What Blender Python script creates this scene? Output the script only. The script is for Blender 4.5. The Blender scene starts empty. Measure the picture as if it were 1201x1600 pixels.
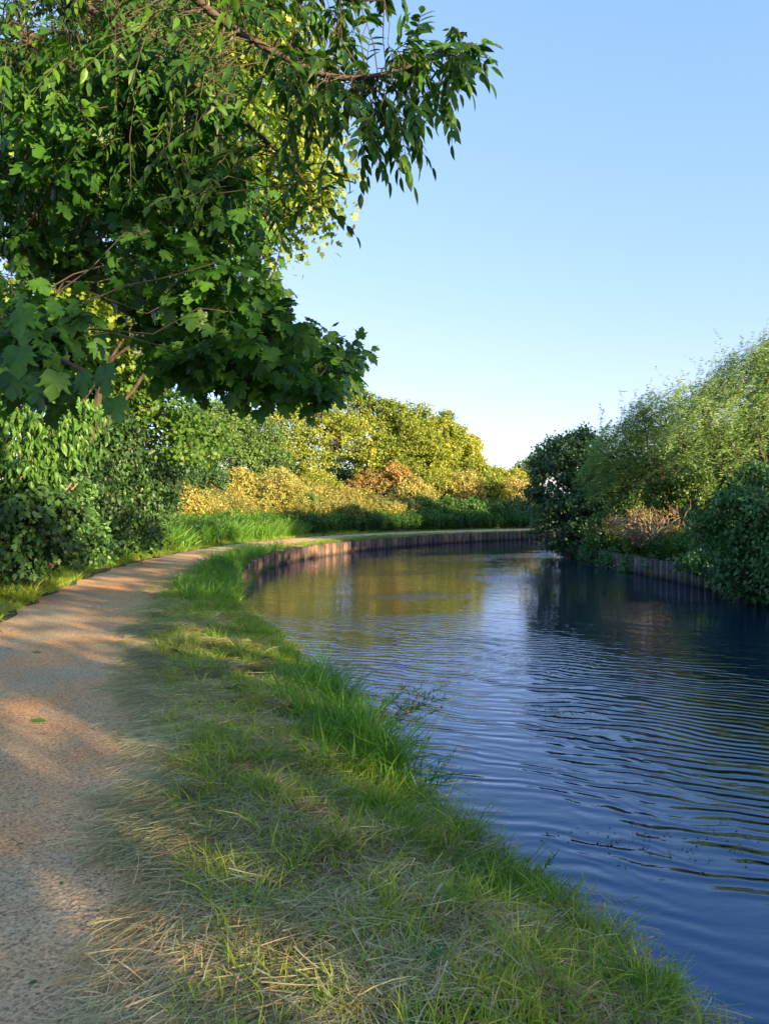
import bpy, math, random
import numpy as np
from mathutils import Vector

rng = np.random.default_rng(7)
random.seed(7)
sc = bpy.context.scene
COL = sc.collection

# ------------------------------------------------------------------ camera
FPX, CX, CY, HOR, CAMZ = 1186.0, 600.5, 800.0, 785.0, 2.1
cam_d = bpy.data.cameras.new('camera'); cam = bpy.data.objects.new('camera', cam_d)
COL.objects.link(cam); sc.camera = cam
PITCH = math.atan((CY - HOR) / FPX)
cam.location = (0, 0, CAMZ); cam.rotation_euler = (math.pi / 2 - PITCH, 0, 0)
cam_d.lens = FPX / 1600 * 36; cam_d.sensor_width = 36; cam_d.clip_end = 6000; cam_d.clip_start = 0.05

# ------------------------------------------------------------------ sky + sun
SUN_AZ, SUN_EL = 135.0, 13.0          # clockwise from the view direction (+Y)
world = bpy.data.worlds.new('World'); sc.world = world; world.use_nodes = True
wn = world.node_tree.nodes; wl = world.node_tree.links
for n in list(wn): wn.remove(n)
sky = wn.new('ShaderNodeTexSky'); sky.sky_type = 'NISHITA'; sky.sun_disc = False
sky.sun_elevation = math.radians(SUN_EL); sky.sun_rotation = math.radians(SUN_AZ)
sky.air_density = 1.0; sky.dust_density = 0.6; sky.ozone_density = 2.2; sky.altitude = 0
bg = wn.new('ShaderNodeBackground'); bg.inputs[1].default_value = 0.15
wo = wn.new('ShaderNodeOutputWorld')
sep_ = wn.new('ShaderNodeSeparateColor'); cmb = wn.new('ShaderNodeCombineColor'); wl.new(sky.outputs[0], sep_.inputs[0])
for i_, (a_, g_) in enumerate(((.74, .70), (.90, .5), (1.38, .35))):      # softer highlight roll-off of the sky, channel by channel
    pw = wn.new('ShaderNodeMath'); pw.operation = 'POWER'; pw.inputs[1].default_value = g_; wl.new(sep_.outputs[i_], pw.inputs[0])
    ml = wn.new('ShaderNodeMath'); ml.operation = 'MULTIPLY'; ml.inputs[1].default_value = a_; wl.new(pw.outputs[0], ml.inputs[0]); 
    li_ = wn.new('ShaderNodeMath'); li_.operation = 'MULTIPLY'; li_.inputs[1].default_value = a_ * 3.5 ** (g_ - 1); wl.new(sep_.outputs[i_], li_.inputs[0])
    mm = wn.new('ShaderNodeMath'); mm.operation = 'MAXIMUM'; wl.new(ml.outputs[0], mm.inputs[0]); wl.new(li_.outputs[0], mm.inputs[1]); wl.new(mm.outputs[0], cmb.inputs[i_])
wl.new(cmb.outputs[0], bg.inputs[0]); wl.new(bg.outputs[0], wo.inputs[0])
sun_d = bpy.data.lights.new('sun', 'SUN'); sun_d.energy = 5.0; sun_d.angle = math.radians(0.5)
sun_d.color = (1.0, 0.72, 0.40)
sun = bpy.data.objects.new('sun', sun_d); COL.objects.link(sun)
az, el = math.radians(SUN_AZ), math.radians(SUN_EL)
SD = Vector((math.sin(az) * math.cos(el), math.cos(az) * math.cos(el), math.sin(el)))
sun.rotation_euler = (-SD).to_track_quat('-Z', 'Y').to_euler()
sc.view_settings.view_transform = 'Standard'; sc.view_settings.look = 'None'
sc.view_settings.exposure = 1.98; sc.view_settings.gamma = 1; sc.view_settings.use_curve_mapping = False
sc.cycles.max_bounces = 6; sc.cycles.diffuse_bounces = 3; sc.cycles.transmission_bounces = 3
sc.cycles.glossy_bounces = 3; sc.cycles.sample_clamp_indirect = 4

# ------------------------------------------------------------------ helpers
def ray(px, py):
    v = Vector(((px - CX) / FPX, -(py - CY) / FPX, -1.0))
    v.rotate(cam.rotation_euler); return v
def at(px, py, d):                     # point at distance d along +Y
    v = ray(px, py); v = v * (d / v.y); return np.array((v.x, v.y, v.z + CAMZ))
def rpx(r, d): return r * d / FPX

def link(o, parent=None):
    COL.objects.link(o)
    if parent is not None: o.parent = parent
    return o
def thing(name, label, cat, loc=(0, 0, 0), group=None):
    o = bpy.data.objects.new(name, None); o.empty_display_size = 0.3
    o.location = [float(c) for c in loc]; link(o)
    o['label'] = label; o['category'] = cat
    if group: o['group'] = group
    return o
def tag(o, label, cat=None, group=None, kind=None):
    o['label'] = label
    if cat: o['category'] = cat
    if group: o['group'] = group
    if kind: o['kind'] = kind
    return o
def raw_mesh(name, V, F, mat, v=None, smooth=False):
    """V (n,3), F (m,k) uniform polygon size or list of such arrays; v per face value"""
    Fs = F if isinstance(F, list) else [F]
    Fs = [f for f in Fs if len(f)]
    me = bpy.data.meshes.new(name)
    V = np.asarray(V, dtype=np.float32)
    loops = np.concatenate([f.ravel() for f in Fs]).astype(np.int32)
    tot = np.concatenate([np.full(len(f), f.shape[1]) for f in Fs]).astype(np.int32)
    st = np.concatenate([[0], np.cumsum(tot)[:-1]]).astype(np.int32)
    me.vertices.add(len(V)); me.vertices.foreach_set('co', V.ravel())
    me.loops.add(len(loops)); me.loops.foreach_set('vertex_index', loops)
    me.polygons.add(len(tot)); me.polygons.foreach_set('loop_start', st)
    if v is not None:
        a = me.attributes.new('v', 'FLOAT', 'FACE'); a.data.foreach_set('value', np.asarray(v, dtype=np.float32))
    me.update(calc_edges=True); me.validate()
    if smooth: me.polygons.foreach_set('use_smooth', np.ones(len(tot), dtype=bool))
    me.materials.append(mat)
    return me
def obj(name, me, parent=None, loc=None):
    o = bpy.data.objects.new(name, me); link(o, parent)
    if parent is not None and loc is None:      # geometry is in world coordinates
        pl = np.array(parent_world(parent)); o.location = tuple(-pl)
    elif loc is not None: o.location = loc
    return o
def parent_world(p):
    v = Vector(p.location)
    while p.parent is not None: p = p.parent; v = v + Vector(p.location)
    return tuple(v)

def norm(a): return a / np.maximum(np.linalg.norm(a, axis=-1, keepdims=True), 1e-9)
def frames(axis, nrm):
    y = norm(axis); x = norm(np.cross(y, nrm)); z = np.cross(x, y)
    return np.stack([x, y, z], axis=-1)           # columns x,y,z

class Geo:
    def __init__(s): s.V = []; s.F = []; s.v = []; s.n = 0
    def add(s, V, F, v=0.5):
        s.V.append(V); s.F.append(np.asarray(F) + s.n); s.n += len(V)
        s.v.append(np.full(len(F), v) if np.isscalar(v) else v)
    def mesh(s, name, mat, smooth=False):
        return raw_mesh(name, np.concatenate(s.V), s.F, mat, np.concatenate(s.v), smooth)

def stamp(T, P, R, S, vv=None):
    """template T=(V,F) stamped at P with rotations R and scales S -> V,F,v"""
    TV, TF = T; n = len(P)
    S = np.asarray(S); S = S[:, None, None] if S.ndim == 1 else S[:, None, :]
    V = np.einsum('nij,nkj->nki', R, TV[None] * S) + P[:, None, :]
    F = TF[None] + (np.arange(n) * len(TV))[:, None, None]
    if vv is None: vv = rng.random(n)
    vf = np.repeat(vv, len(TF)); return V.reshape(-1, 3), F.reshape(-1, TF.shape[1]), np.clip(vf + rng.normal(0, .07, len(vf)), 0, 1)

# ---- leaf templates (stem at origin, long axis +Y, normal +Z, length 1)
T_DIA = (np.array([(0, 0, 0), (.28, .45, .07), (0, 1, -.06), (-.28, .45, .07)], float), np.array([(0, 1, 2), (0, 2, 3)]))
T_WIDE = (np.array([(0, 0, 0), (.42, .5, .08), (0, 1, -.08), (-.42, .5, .08)], float), np.array([(0, 1, 2), (0, 2, 3)]))
T_NAR = (np.array([(0, 0, 0), (.1, .4, .02), (0, 1, -.12), (-.1, .4, .02)], float), np.array([(0, 1, 2), (0, 2, 3)]))
def t_lance(w=.2, curl=.15, fold=.06):
    V = [(0, 0, 0)]; ys = [.18, .45, .75]; ws = [w * .75, w, w * .6]
    for y, ww in zip(ys, ws):
        z = -curl * y * y
        V += [(-ww, y, z + fold), (0, y, z), (ww, y, z + fold)]
    V.append((0, 1, -curl))
    F = [(0, 2, 1), (0, 3, 2)]
    for k in range(2):
        a = 1 + 3 * k; b = a + 3
        F += [(a, a + 1, b + 1), (a, b + 1, b), (a + 1, a + 2, b + 2), (a + 1, b + 2, b + 1)]
    F += [(7, 8, 10), (8, 9, 10)]
    return np.array(V, float), np.array(F)
T_LEAFLET = t_lance(.19, .18, .05)
T_OVATE = t_lance(.3, .22, .08)
T_DROOP = t_lance(.17, .45, .05)
def t_maple(detail=True):
    if detail:
        half = [(.05, -.02), (.22, -.10), (.30, -.04), (.42, .02), (.38, .14), (.52, .30), (.40, .34), (.44, .46),
                (.60, .62), (.43, .60), (.30, .52), (.22, .60), (.26, .76), (.14, .84)]
    else:
        half = [(.1, -.08), (.40, .0), (.30, .2), (.58, .5), (.26, .48), (.2, .75)]
    right = half; left = [(-x, y) for x, y in reversed(half)]
    out = [(0, 0)] + right + [(0, 1.0)] + left
    zf = lambda x, y: .10 * abs(x) - .22 * (y - .3) ** 2 - .25 * x * x
    V = [(x, y, zf(x, y) + (.035 if k % 2 else -.02)) for k, (x, y) in enumerate(out)]; V.append((0, .32, .0))
    c = len(V) - 1; n = len(out)
    F = [(c, i, (i + 1) % n) for i in range(n)]
    if detail:                            # petiole
        b = len(V); V += [(-.012, 0, 0), (.012, 0, 0), (0.012, -.5, .12), (-.012, -.5, .12)]
        F += [(b, b + 1, b + 2), (b, b + 2, b + 3)]
    V = np.array(V, float); V[:, 2] *= 1.0
    return V, np.array(F)
T_MAPLE = t_maple(True); T_MAPLE_S = t_maple(False)
T_MAPLE = (np.asarray(T_MAPLE[0]), T_MAPLE[1])

def tube(pts, rad, sides=6):
    P = np.asarray(pts, float); n = len(P); rad = np.broadcast_to(rad, (n,))
    d = np.gradient(P, axis=0); d = norm(d)
    ref = np.array((0.13, 0.91, .4)) if abs(d[0] @ np.array((0.13, 0.91, .4))) < .9 else np.array((1., 0, 0))
    x = norm(np.cross(d, ref)); y = np.cross(d, x)
    a = np.arange(sides) * 2 * math.pi / sides
    V = P[:, None] + rad[:, None, None] * (np.cos(a)[None, :, None] * x[:, None] + np.sin(a)[None, :, None] * y[:, None])
    V = V.reshape(-1, 3); F = []
    for i in range(n - 1):
        for j in range(sides):
            F.append((i * sides + j, i * sides + (j + 1) % sides, (i + 1) * sides + (j + 1) % sides, (i + 1) * sides + j))
    return V, np.array(F)
def bend(a, b, k=6, sag=0.0, wob=.06):
    a = np.asarray(a, float); b = np.asarray(b, float); t = np.linspace(0, 1, k)[:, None]
    P = a + (b - a) * t; L = np.linalg.norm(b - a)
    P[:, 2] += sag * L * np.sin(t[:, 0] * math.pi)
    P[1:-1] += rng.normal(0, wob * L / k, (k - 2, 3))
    return P

# ------------------------------------------------------------------ materials
def mat(name):
    m = bpy.data.materials.new(name); m.use_nodes = True
    return m, m.node_tree.nodes, m.node_tree.links, m.node_tree.nodes['Principled BSDF']
def N(nt, t, **kw):
    n = nt.new(t)
    for k, v in kw.items(): setattr(n, k, v)
    return n
def ramp(nt, cols, fac=None, links=None):
    r = nt.new('ShaderNodeValToRGB'); e = r.color_ramp.elements
    while len(e) < len(cols): e.new(.5)
    for i, (p, c) in enumerate(cols): e[i].position = p; e[i].color = (*c, 1)
    if fac is not None: links.new(fac, r.inputs[0])
    return r
def leaf_mat(name, dark, mid, light, trans=.35, rough=.5, vein=False):
    m, nt, lk, bs = mat(name)
    at_ = N(nt, 'ShaderNodeAttribute', attribute_name='v')
    oi = nt.new('ShaderNodeObjectInfo')
    geo = nt.new('ShaderNodeNewGeometry')
    ns = nt.new('ShaderNodeTexNoise'); ns.inputs['Scale'].default_value = .55; ns.inputs['Detail'].default_value = 2
    lk.new(geo.outputs['Position'], ns.inputs['Vector'])
    a1 = N(nt, 'ShaderNodeMath', operation='MULTIPLY_ADD'); a1.inputs[1].default_value = .55
    lk.new(at_.outputs['Fac'], a1.inputs[0])
    a2 = N(nt, 'ShaderNodeMath', operation='MULTIPLY_ADD'); a2.inputs[1].default_value = .2
    lk.new(oi.outputs['Random'], a2.inputs[0]); 
    a0 = N(nt, 'ShaderNodeMath', operation='MULTIPLY_ADD'); a0.inputs[1].default_value = 1.1; a0.inputs[2].default_value = -.42
    lk.new(ns.outputs['Fac'], a0.inputs[0]); lk.new(a0.outputs[0], a2.inputs[2]); lk.new(a2.outputs[0], a1.inputs[2])
    r = ramp(nt, [(0, dark), (.5, mid), (1, light)], a1.outputs[0], lk)
    col = r.outputs[0]
    lk.new(col, bs.inputs['Base Color']); bs.inputs['Roughness'].default_value = rough
    bs.inputs['Specular IOR Level'].default_value = .35
    tr = nt.new('ShaderNodeBsdfTranslucent')
    hs = nt.new('ShaderNodeHueSaturation'); hs.inputs['Hue'].default_value = .487; hs.inputs['Saturation'].default_value = 1.1
    hs.inputs['Value'].default_value = 1.5; lk.new(col, hs.inputs['Color']); lk.new(hs.outputs[0], tr.inputs['Color'])
    mx = nt.new('ShaderNodeMixShader'); mx.inputs[0].default_value = trans
    lk.new(bs.outputs[0], mx.inputs[1]); lk.new(tr.outputs[0], mx.inputs[2])
    lk.new(mx.outputs[0], nt['Material Output'].inputs[0])
    return m
M = {}
M['sycamore'] = leaf_mat('sycamore_leaf', (.012, .045, .010), (.04, .13, .018), (.13, .29, .035), .4, .42)
M['ash'] = leaf_mat('ash_leaf', (.012, .04, .008), (.035, .11, .014), (.12, .26, .025), .42, .42)
M['maple_far'] = leaf_mat('maple_leaf', (.03, .08, .015), (.07, .17, .025), (.17, .27, .04), .4)
M['maple_sun'] = leaf_mat('sun_tinted_maple_leaf', (.05, .12, .015), (.15, .25, .03), (.38, .42, .07), .42)  # sunlight on this maple painted in as a lighter, yellower leaf colour
M['hedge'] = leaf_mat('shade_tinted_hedge_leaf', (.012, .04, .012), (.035, .09, .024), (.075, .18, .045), .25, .45)  # darker copy of the ivy leaf, the hedge's shade put into its colour
M['ivy'] = leaf_mat('ivy_leaf', (.025, .075, .02), (.06, .16, .04), (.12, .26, .07), .25, .4)
M['dark'] = leaf_mat('dark_leaf', (.02, .055, .022), (.055, .125, .045), (.13, .24, .075), .3, .45)
M['droop'] = leaf_mat('drooping_leaf', (.035, .09, .018), (.08, .20, .035), (.17, .32, .07), .35, .4)
M['far'] = leaf_mat('far_leaf', (.06, .12, .018), (.19, .26, .038), (.44, .45, .075), .35)
M['far_green'] = leaf_mat('far_green_leaf', (.035, .085, .022), (.085, .17, .045), (.17, .27, .07), .35)
M['gold'] = leaf_mat('sun_gilded_leaf', (.10, .15, .03), (.34, .34, .09), (.60, .52, .18), .35)  # warm gold of the low sun worked into the leaf colour
M['willow'] = leaf_mat('willow_leaf', (.05, .11, .025), (.14, .26, .065), (.32, .45, .16), .35, .4)
M['orange'] = leaf_mat('dry_or_sunlit_leaf', (.10, .12, .03), (.28, .22, .07), (.50, .32, .12), .3)  # dry shrub leaves, and orange sunlight as colour on the multi stemmed shrub
M['weed'] = leaf_mat('weed_leaf', (.03, .08, .02), (.06, .15, .03), (.13, .25, .05), .35)
M['seed'] = leaf_mat('seed_head', (.14, .13, .05), (.26, .22, .08), (.38, .32, .13), .3)
M['grass'] = leaf_mat('grass_blade', (.06, .14, .015), (.22, .36, .04), (.56, .58, .10), .4, .4)
M['lush'] = leaf_mat('lush_grass_blade', (.03, .11, .015), (.09, .25, .03), (.26, .42, .07), .4, .4)
M['hay'] = leaf_mat('hay_strand', (.11, .12, .04), (.36, .35, .15), (.72, .66, .38), .2, .55)
M['straw'] = leaf_mat('straw_strand', (.3, .2, .1), (.5, .36, .18), (.65, .5, .28), .2, .55)
M['thatch'] = leaf_mat('dead_thatch', (.09, .05, .025), (.26, .16, .08), (.45, .3, .16), .1, .7)
M['drystalk'] = leaf_mat('dry_stalk', (.05, .035, .02), (.09, .06, .03), (.14, .1, .05), .1, .6)

def bark(name, c1, c2, sc_=14):
    m, nt, lk, bs = mat(name)
    tc = nt.new('ShaderNodeNewGeometry'); mp = nt.new('ShaderNodeMapping'); mp.inputs['Scale'].default_value = (1, 1, .18)
    lk.new(tc.outputs['Position'], mp.inputs[0])
    ns = nt.new('ShaderNodeTexNoise'); ns.inputs['Scale'].default_value = sc_; ns.inputs['Detail'].default_value = 6
    lk.new(mp.outputs[0], ns.inputs['Vector'])
    r = ramp(nt, [(.3, c1), (.7, c2)], ns.outputs['Fac'], lk); lk.new(r.outputs[0], bs.inputs['Base Color'])
    bp = nt.new('ShaderNodeBump'); bp.inputs['Distance'].default_value = .02; lk.new(ns.outputs['Fac'], bp.inputs['Height'])
    lk.new(bp.outputs[0], bs.inputs['Normal']); bs.inputs['Roughness'].default_value = .85
    return m
M['bark'] = bark('bark', (.03, .022, .015), (.085, .065, .045))
M['bark_red'] = bark('reddish_bark', (.11, .062, .035), (.24, .14, .08))
M['bark_pale'] = bark('pale_bark', (.16, .13, .09), (.3, .25, .18))

# soil under the grass
m, nt, lk, bs = mat('turf_soil'); M['soil'] = m
g = nt.new('ShaderNodeNewGeometry')
n1 = nt.new('ShaderNodeTexNoise'); n1.inputs['Scale'].default_value = 35; n1.inputs['Detail'].default_value = 8
n2 = nt.new('ShaderNodeTexNoise'); n2.inputs['Scale'].default_value = .9; n2.inputs['Detail'].default_value = 5
for n in (n1, n2): lk.new(g.outputs['Position'], n.inputs['Vector'])
r1 = ramp(nt, [(.3, (.02, .017, .009)), (.7, (.08, .065, .035))], n1.outputs['Fac'], lk)
r2 = ramp(nt, [(.35, (.02, .04, .01)), (.7, (.06, .09, .02))], n1.outputs['Fac'], lk)
mx = nt.new('ShaderNodeMix'); mx.data_type = 'RGBA'; lk.new(n2.outputs['Fac'], mx.inputs[0])
lk.new(r1.outputs[0], mx.inputs[6]); lk.new(r2.outputs[0], mx.inputs[7]); lk.new(mx.outputs[2], bs.inputs['Base Color'])
bs.inputs['Roughness'].default_value = .95
bp = nt.new('ShaderNodeBump'); bp.inputs['Distance'].default_value = .03; lk.new(n1.outputs['Fac'], bp.inputs['Height']); lk.new(bp.outputs[0], bs.inputs['Normal'])

# gravel path
m, nt, lk, bs = mat('gravel_path'); M['path'] = m
g = nt.new('ShaderNodeNewGeometry')
vo = nt.new('ShaderNodeTexVoronoi'); vo.inputs['Scale'].default_value = 95; vo.inputs['Randomness'].default_value = 1
vo2 = nt.new('ShaderNodeTexVoronoi'); vo2.inputs['Scale'].default_value = 42
n1 = nt.new('ShaderNodeTexNoise'); n1.inputs['Scale'].default_value = 60; n1.inputs['Detail'].default_value = 8; n1.inputs['Roughness'].default_value = .7
n2 = nt.new('ShaderNodeTexNoise'); n2.inputs['Scale'].default_value = 1.3; n2.inputs['Detail'].default_value = 4
for n in (vo, vo2, n1, n2): lk.new(g.outputs['Position'], n.inputs['Vector'])
r1 = ramp(nt, [(.30, (.13, .09, .055)), (.44, (.48, .36, .21)), (.75, (.72, .57, .36))], n1.outputs['Fac'], lk)
sep = nt.new('ShaderNodeSeparateColor'); lk.new(vo.outputs['Color'], sep.inputs[0])
r3 = ramp(nt, [(0, (.45, .4, .4)), (.25, (.9, .88, .85)), (1, (1.25, 1.2, 1.15))], sep.outputs[0], lk)
mu = nt.new('ShaderNodeMix'); mu.data_type = 'RGBA'; mu.blend_type = 'MULTIPLY'; mu.inputs[0].default_value = 1
lk.new(r1.outputs[0], mu.inputs[6]); lk.new(r3.outputs[0], mu.inputs[7])
r4 = ramp(nt, [(.35, (1.28, .92, .64)), (.65, (.92, .98, .95))], n2.outputs['Fac'], lk)
mu2 = nt.new('ShaderNodeMix'); mu2.data_type = 'RGBA'; mu2.blend_type = 'MULTIPLY'; mu2.inputs[0].default_value = 1
lk.new(mu.outputs[2], mu2.inputs[6]); lk.new(r4.outputs[0], mu2.inputs[7]); lk.new(mu2.outputs[2], bs.inputs['Base Color'])
ad = N(nt, 'ShaderNodeMath', operation='ADD'); lk.new(n1.outputs['Fac'], ad.inputs[0]); lk.new(vo2.outputs['Distance'], ad.inputs[1])
bp = nt.new('ShaderNodeBump'); bp.inputs['Distance'].default_value = .012; bp.inputs['Strength'].default_value = .9
lk.new(ad.outputs[0], bp.inputs['Height']); lk.new(bp.outputs[0], bs.inputs['Normal']); bs.inputs['Roughness'].default_value = .9
# pebbles
m, nt, lk, bs = mat('pebble'); M['pebble'] = m
oi = nt.new('ShaderNodeObjectInfo')
r = ramp(nt, [(0, (.10, .07, .05)), (.4, (.26, .17, .11)), (.8, (.36, .27, .18)), (1, (.45, .4, .33))], oi.outputs['Random'], lk)
lk.new(r.outputs[0], bs.inputs['Base Color']); bs.inputs['Roughness'].default_value = .8

# piling
def pile_mat(name, c1, c2, c3):
    m, nt, lk, bs = mat(name)
    g = nt.new('ShaderNodeNewGeometry'); oi = nt.new('ShaderNodeObjectInfo')
    mp = nt.new('ShaderNodeMapping'); mp.inputs['Scale'].default_value = (1, 1, .3); lk.new(g.outputs['Position'], mp.inputs[0])
    ns = nt.new('ShaderNodeTexNoise'); ns.inputs['Scale'].default_value = 7; ns.inputs['Detail'].default_value = 6
    lk.new(mp.outputs[0], ns.inputs['Vector'])
    ad = N(nt, 'ShaderNodeMath', operation='MULTIPLY_ADD'); ad.inputs[1].default_value = .35
    lk.new(oi.outputs['Random'], ad.inputs[0])
    sb = N(nt, 'ShaderNodeMath', operation='SUBTRACT'); lk.new(ns.outputs['Fac'], sb.inputs[0]); sb.inputs[1].default_value = .17
    lk.new(sb.outputs[0], ad.inputs[2])
    r = ramp(nt, [(.25, c1), (.5, c2), (.75, c3)], ad.outputs[0], lk)
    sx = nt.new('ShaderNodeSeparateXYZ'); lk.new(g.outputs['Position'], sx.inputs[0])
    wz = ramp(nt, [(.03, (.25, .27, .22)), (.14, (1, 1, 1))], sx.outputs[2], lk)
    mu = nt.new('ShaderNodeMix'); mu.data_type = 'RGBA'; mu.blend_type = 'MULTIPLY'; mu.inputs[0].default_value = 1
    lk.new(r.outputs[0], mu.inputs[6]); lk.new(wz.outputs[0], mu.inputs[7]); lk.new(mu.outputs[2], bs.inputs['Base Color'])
    bs.inputs['Roughness'].default_value = .75
    bp = nt.new('ShaderNodeBump'); bp.inputs['Distance'].default_value = .02; lk.new(ns.outputs['Fac'], bp.inputs['Height']); lk.new(bp.outputs[0], bs.inputs['Normal'])
    return m
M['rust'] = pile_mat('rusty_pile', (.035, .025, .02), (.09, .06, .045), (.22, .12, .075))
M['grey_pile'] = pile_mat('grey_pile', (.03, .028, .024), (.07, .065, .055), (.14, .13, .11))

# water
m, nt, lk, bs = mat('canal_water'); M['water'] = m
g = nt.new('ShaderNodeNewGeometry')
def MATH(op, a, b=None, c=None):
    n = N(nt, 'ShaderNodeMath', operation=op)
    for i, x in enumerate((a, b, c)):
        if x is None: continue
        if isinstance(x, (int, float)): n.inputs[i].default_value = x
        else: lk.new(x, n.inputs[i])
    return n.outputs[0]
def NOISE(scale, vec, det=2, stretch=None, rot=0):
    n = nt.new('ShaderNodeTexNoise'); n.inputs['Scale'].default_value = scale; n.inputs['Detail'].default_value = det
    if stretch:
        mp = nt.new('ShaderNodeMapping'); mp.inputs['Scale'].default_value = stretch; mp.inputs['Rotation'].default_value = (0, 0, rot)
        lk.new(vec, mp.inputs[0]); vec = mp.outputs[0]
    lk.new(vec, n.inputs['Vector']); return n.outputs['Fac']
pos = g.outputs['Position']
sx = nt.new('ShaderNodeSeparateXYZ'); lk.new(pos, sx.inputs[0]); X, Y = sx.outputs[0], sx.outputs[1]
w1 = NOISE(.35, pos, 2); w2 = NOISE(1.4, pos, 2)
def wave(ang, lam, amp, warp, mask=None):
    dx, dy = math.cos(ang), math.sin(ang)
    p = MATH('ADD', MATH('MULTIPLY', X, dx), MATH('MULTIPLY', Y, dy))
    p = MATH('ADD', p, MATH('MULTIPLY', w1, warp)); p = MATH('ADD', p, MATH('MULTIPLY', w2, warp * .22))
    s = MATH('SINE', MATH('MULTIPLY', p, 2 * math.pi / lam))
    s = MATH('MULTIPLY', s, amp)
    return MATH('MULTIPLY', s, mask) if mask is not None else s
mk1 = MATH('MULTIPLY_ADD', NOISE(.5, pos, 1), 1.6, -.25); mk2 = MATH('MULTIPLY_ADD', NOISE(.8, pos, 1, (1, .6, 1)), 2.2, -.6)
mk1.node.use_clamp = True; mk2.node.use_clamp = True
fade = MATH('MULTIPLY_ADD', Y, -.14, 2.1); fade.node.use_clamp = True; fade = MATH('MULTIPLY_ADD', fade, .8, .2)
h = wave(math.radians(66), .135, .0021, 1.0, MATH('MULTIPLY', mk1, fade))
h = MATH('ADD', h, wave(math.radians(72), .185, .0025, .8, MATH('MULTIPLY', MATH('MULTIPLY_ADD', mk2, .8, .2), fade)))
h = MATH('ADD', h, wave(math.radians(56), .10, .0008, 1.9, MATH('MULTIPLY', mk2, fade)))
h = MATH('ADD', h, wave(math.radians(97), .26, .0012, 1.3, MATH('MULTIPLY', mk2, fade)))
far = MATH('MULTIPLY_ADD', Y, 1 / 10.0, -.45); far.node.use_clamp = True
chop = MATH('MULTIPLY_ADD', NOISE(.28, pos, 2, (.6, 1, 1)), 6.0, -2.9); chop.node.use_clamp = True
xr = MATH('MULTIPLY_ADD', X, .35, .75); xr.node.use_clamp = True
chop = MATH('MULTIPLY', chop, xr)
h = MATH('ADD', h, MATH('MULTIPLY', MATH('SUBTRACT', NOISE(8.0, pos, 3, (.6, 1.3, 1)), .5), MATH('MULTIPLY_ADD', far, MATH('MULTIPLY', chop, .013), .0030)))
bp = nt.new('ShaderNodeBump'); bp.inputs['Distance'].default_value = 1; bp.inputs['Strength'].default_value = 1
lk.new(h, bp.inputs['Height']); lk.new(bp.outputs[0], bs.inputs['Normal'])
bs.inputs['Base Color'].default_value = (.002, .010, .034, 1); bs.inputs['Roughness'].default_value = .015; bs.inputs['IOR'].default_value = 2.1; bs.inputs['Specular Tint'].default_value = (.28, .6, 1, 1)

# ------------------------------------------------------------------ terrain
LIP = np.array([(1.9, -60), (1.9, -6), (1.75, -2), (1.45, 1), (1.1, 2.6), (.73, 3.5), (.36, 4.2), (0.05, 5.1), (-.3, 6.6), (-.75, 8), (-1.5, 10.4),
                (-2.6, 13.3), (-3.5, 17), (-3.9, 20.5), (-3.9, 23.5), (-3.65, 26), (-2.9, 28.8), (-1.7, 31.9), (0, 35), (2.5, 38.6),
                (6.4, 42.2), (9.2, 43.7), (14, 44.8), (40, 46), (80, 48)], float)
RB = np.array([(80, 40), (40, 39.5), (24, 39), (13, 38.5), (9.6, 37.3), (8.0, 34), (7.5, 30), (7.4, 25), (7.9, 19.6), (8.3, 15.6), (8.6, 12), (8.8, 0), (8.8, -60)], float)
PATH = np.array([(-1.4, -40), (-1.45, -4), (-1.5, 0), (-1.72, 2.5), (-2.5, 4.7), (-3.2, 6.6), (-4.0, 9.2), (-4.8, 12), (-5.6, 16.5), (-5.9, 21), (-5.5, 26.5), (-4.4, 30.8),
                 (-2.5, 35.2), (0, 38.7), (3.4, 41.9), (8, 45), (14, 46.7), (40, 48), (80, 50)], float)
def chaikin(P, k=2):
    for _ in range(k):
        Q = [P[0]]
        for a, b in zip(P[:-1], P[1:]): Q += [a * .75 + b * .25, a * .25 + b * .75]
        Q.append(P[-1]); P = np.array(Q)
    return P
LIP = chaikin(LIP); PATH = chaikin(PATH); RBs = chaikin(RB, 1)
def seg_dist(P, L):
    best = np.full(len(P), 1e9); side = np.zeros(len(P))
    for a, b in zip(L[:-1], L[1:]):
        d = b - a; ll = d @ d
        if ll < 1e-9: continue
        t = np.clip(((P - a) @ d) / ll, 0, 1); q = a + t[:, None] * d
        r = P - q; dd = np.hypot(r[:, 0], r[:, 1]); cr = d[0] * r[:, 1] - d[1] * r[:, 0]
        m_ = dd < best; best[m_] = dd[m_]; side[m_] = np.sign(cr[m_])
    return best, side
POLY = np.concatenate([LIP, RBs])
def inside(P, poly):
    c = np.zeros(len(P), bool); x, y = P[:, 0], P[:, 1]
    for a, b in zip(poly, np.roll(poly, -1, 0)):
        if a[1] == b[1]: continue
        k = ((a[1] > y) != (b[1] > y)) & (x < (b[0] - a[0]) * (y - a[1]) / (b[1] - a[1]) + a[0]); c ^= k
    return c
def sstep(a, b, x): t = np.clip((x - a) / (b - a), 0, 1); return t * t * (3 - 2 * t)
def wob(x, y): return (np.sin(x * 3.1 + y * 1.7) + np.sin(x * 1.3 - y * 2.9 + 1.1) + .6 * np.sin(x * 6.3 + 2.2 * y) + .6 * np.sin(5.7 * y - x * 2.1)) / 3.2
def fields(P):
    dl, _ = seg_dist(P, LIP); dr, _ = seg_dist(P, RBs); ins = inside(P, POLY)
    dp, sp = seg_dist(P, PATH)
    return dl, dr, ins, dp * sp              # signed path distance: + = left of path (away from the canal)
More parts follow.
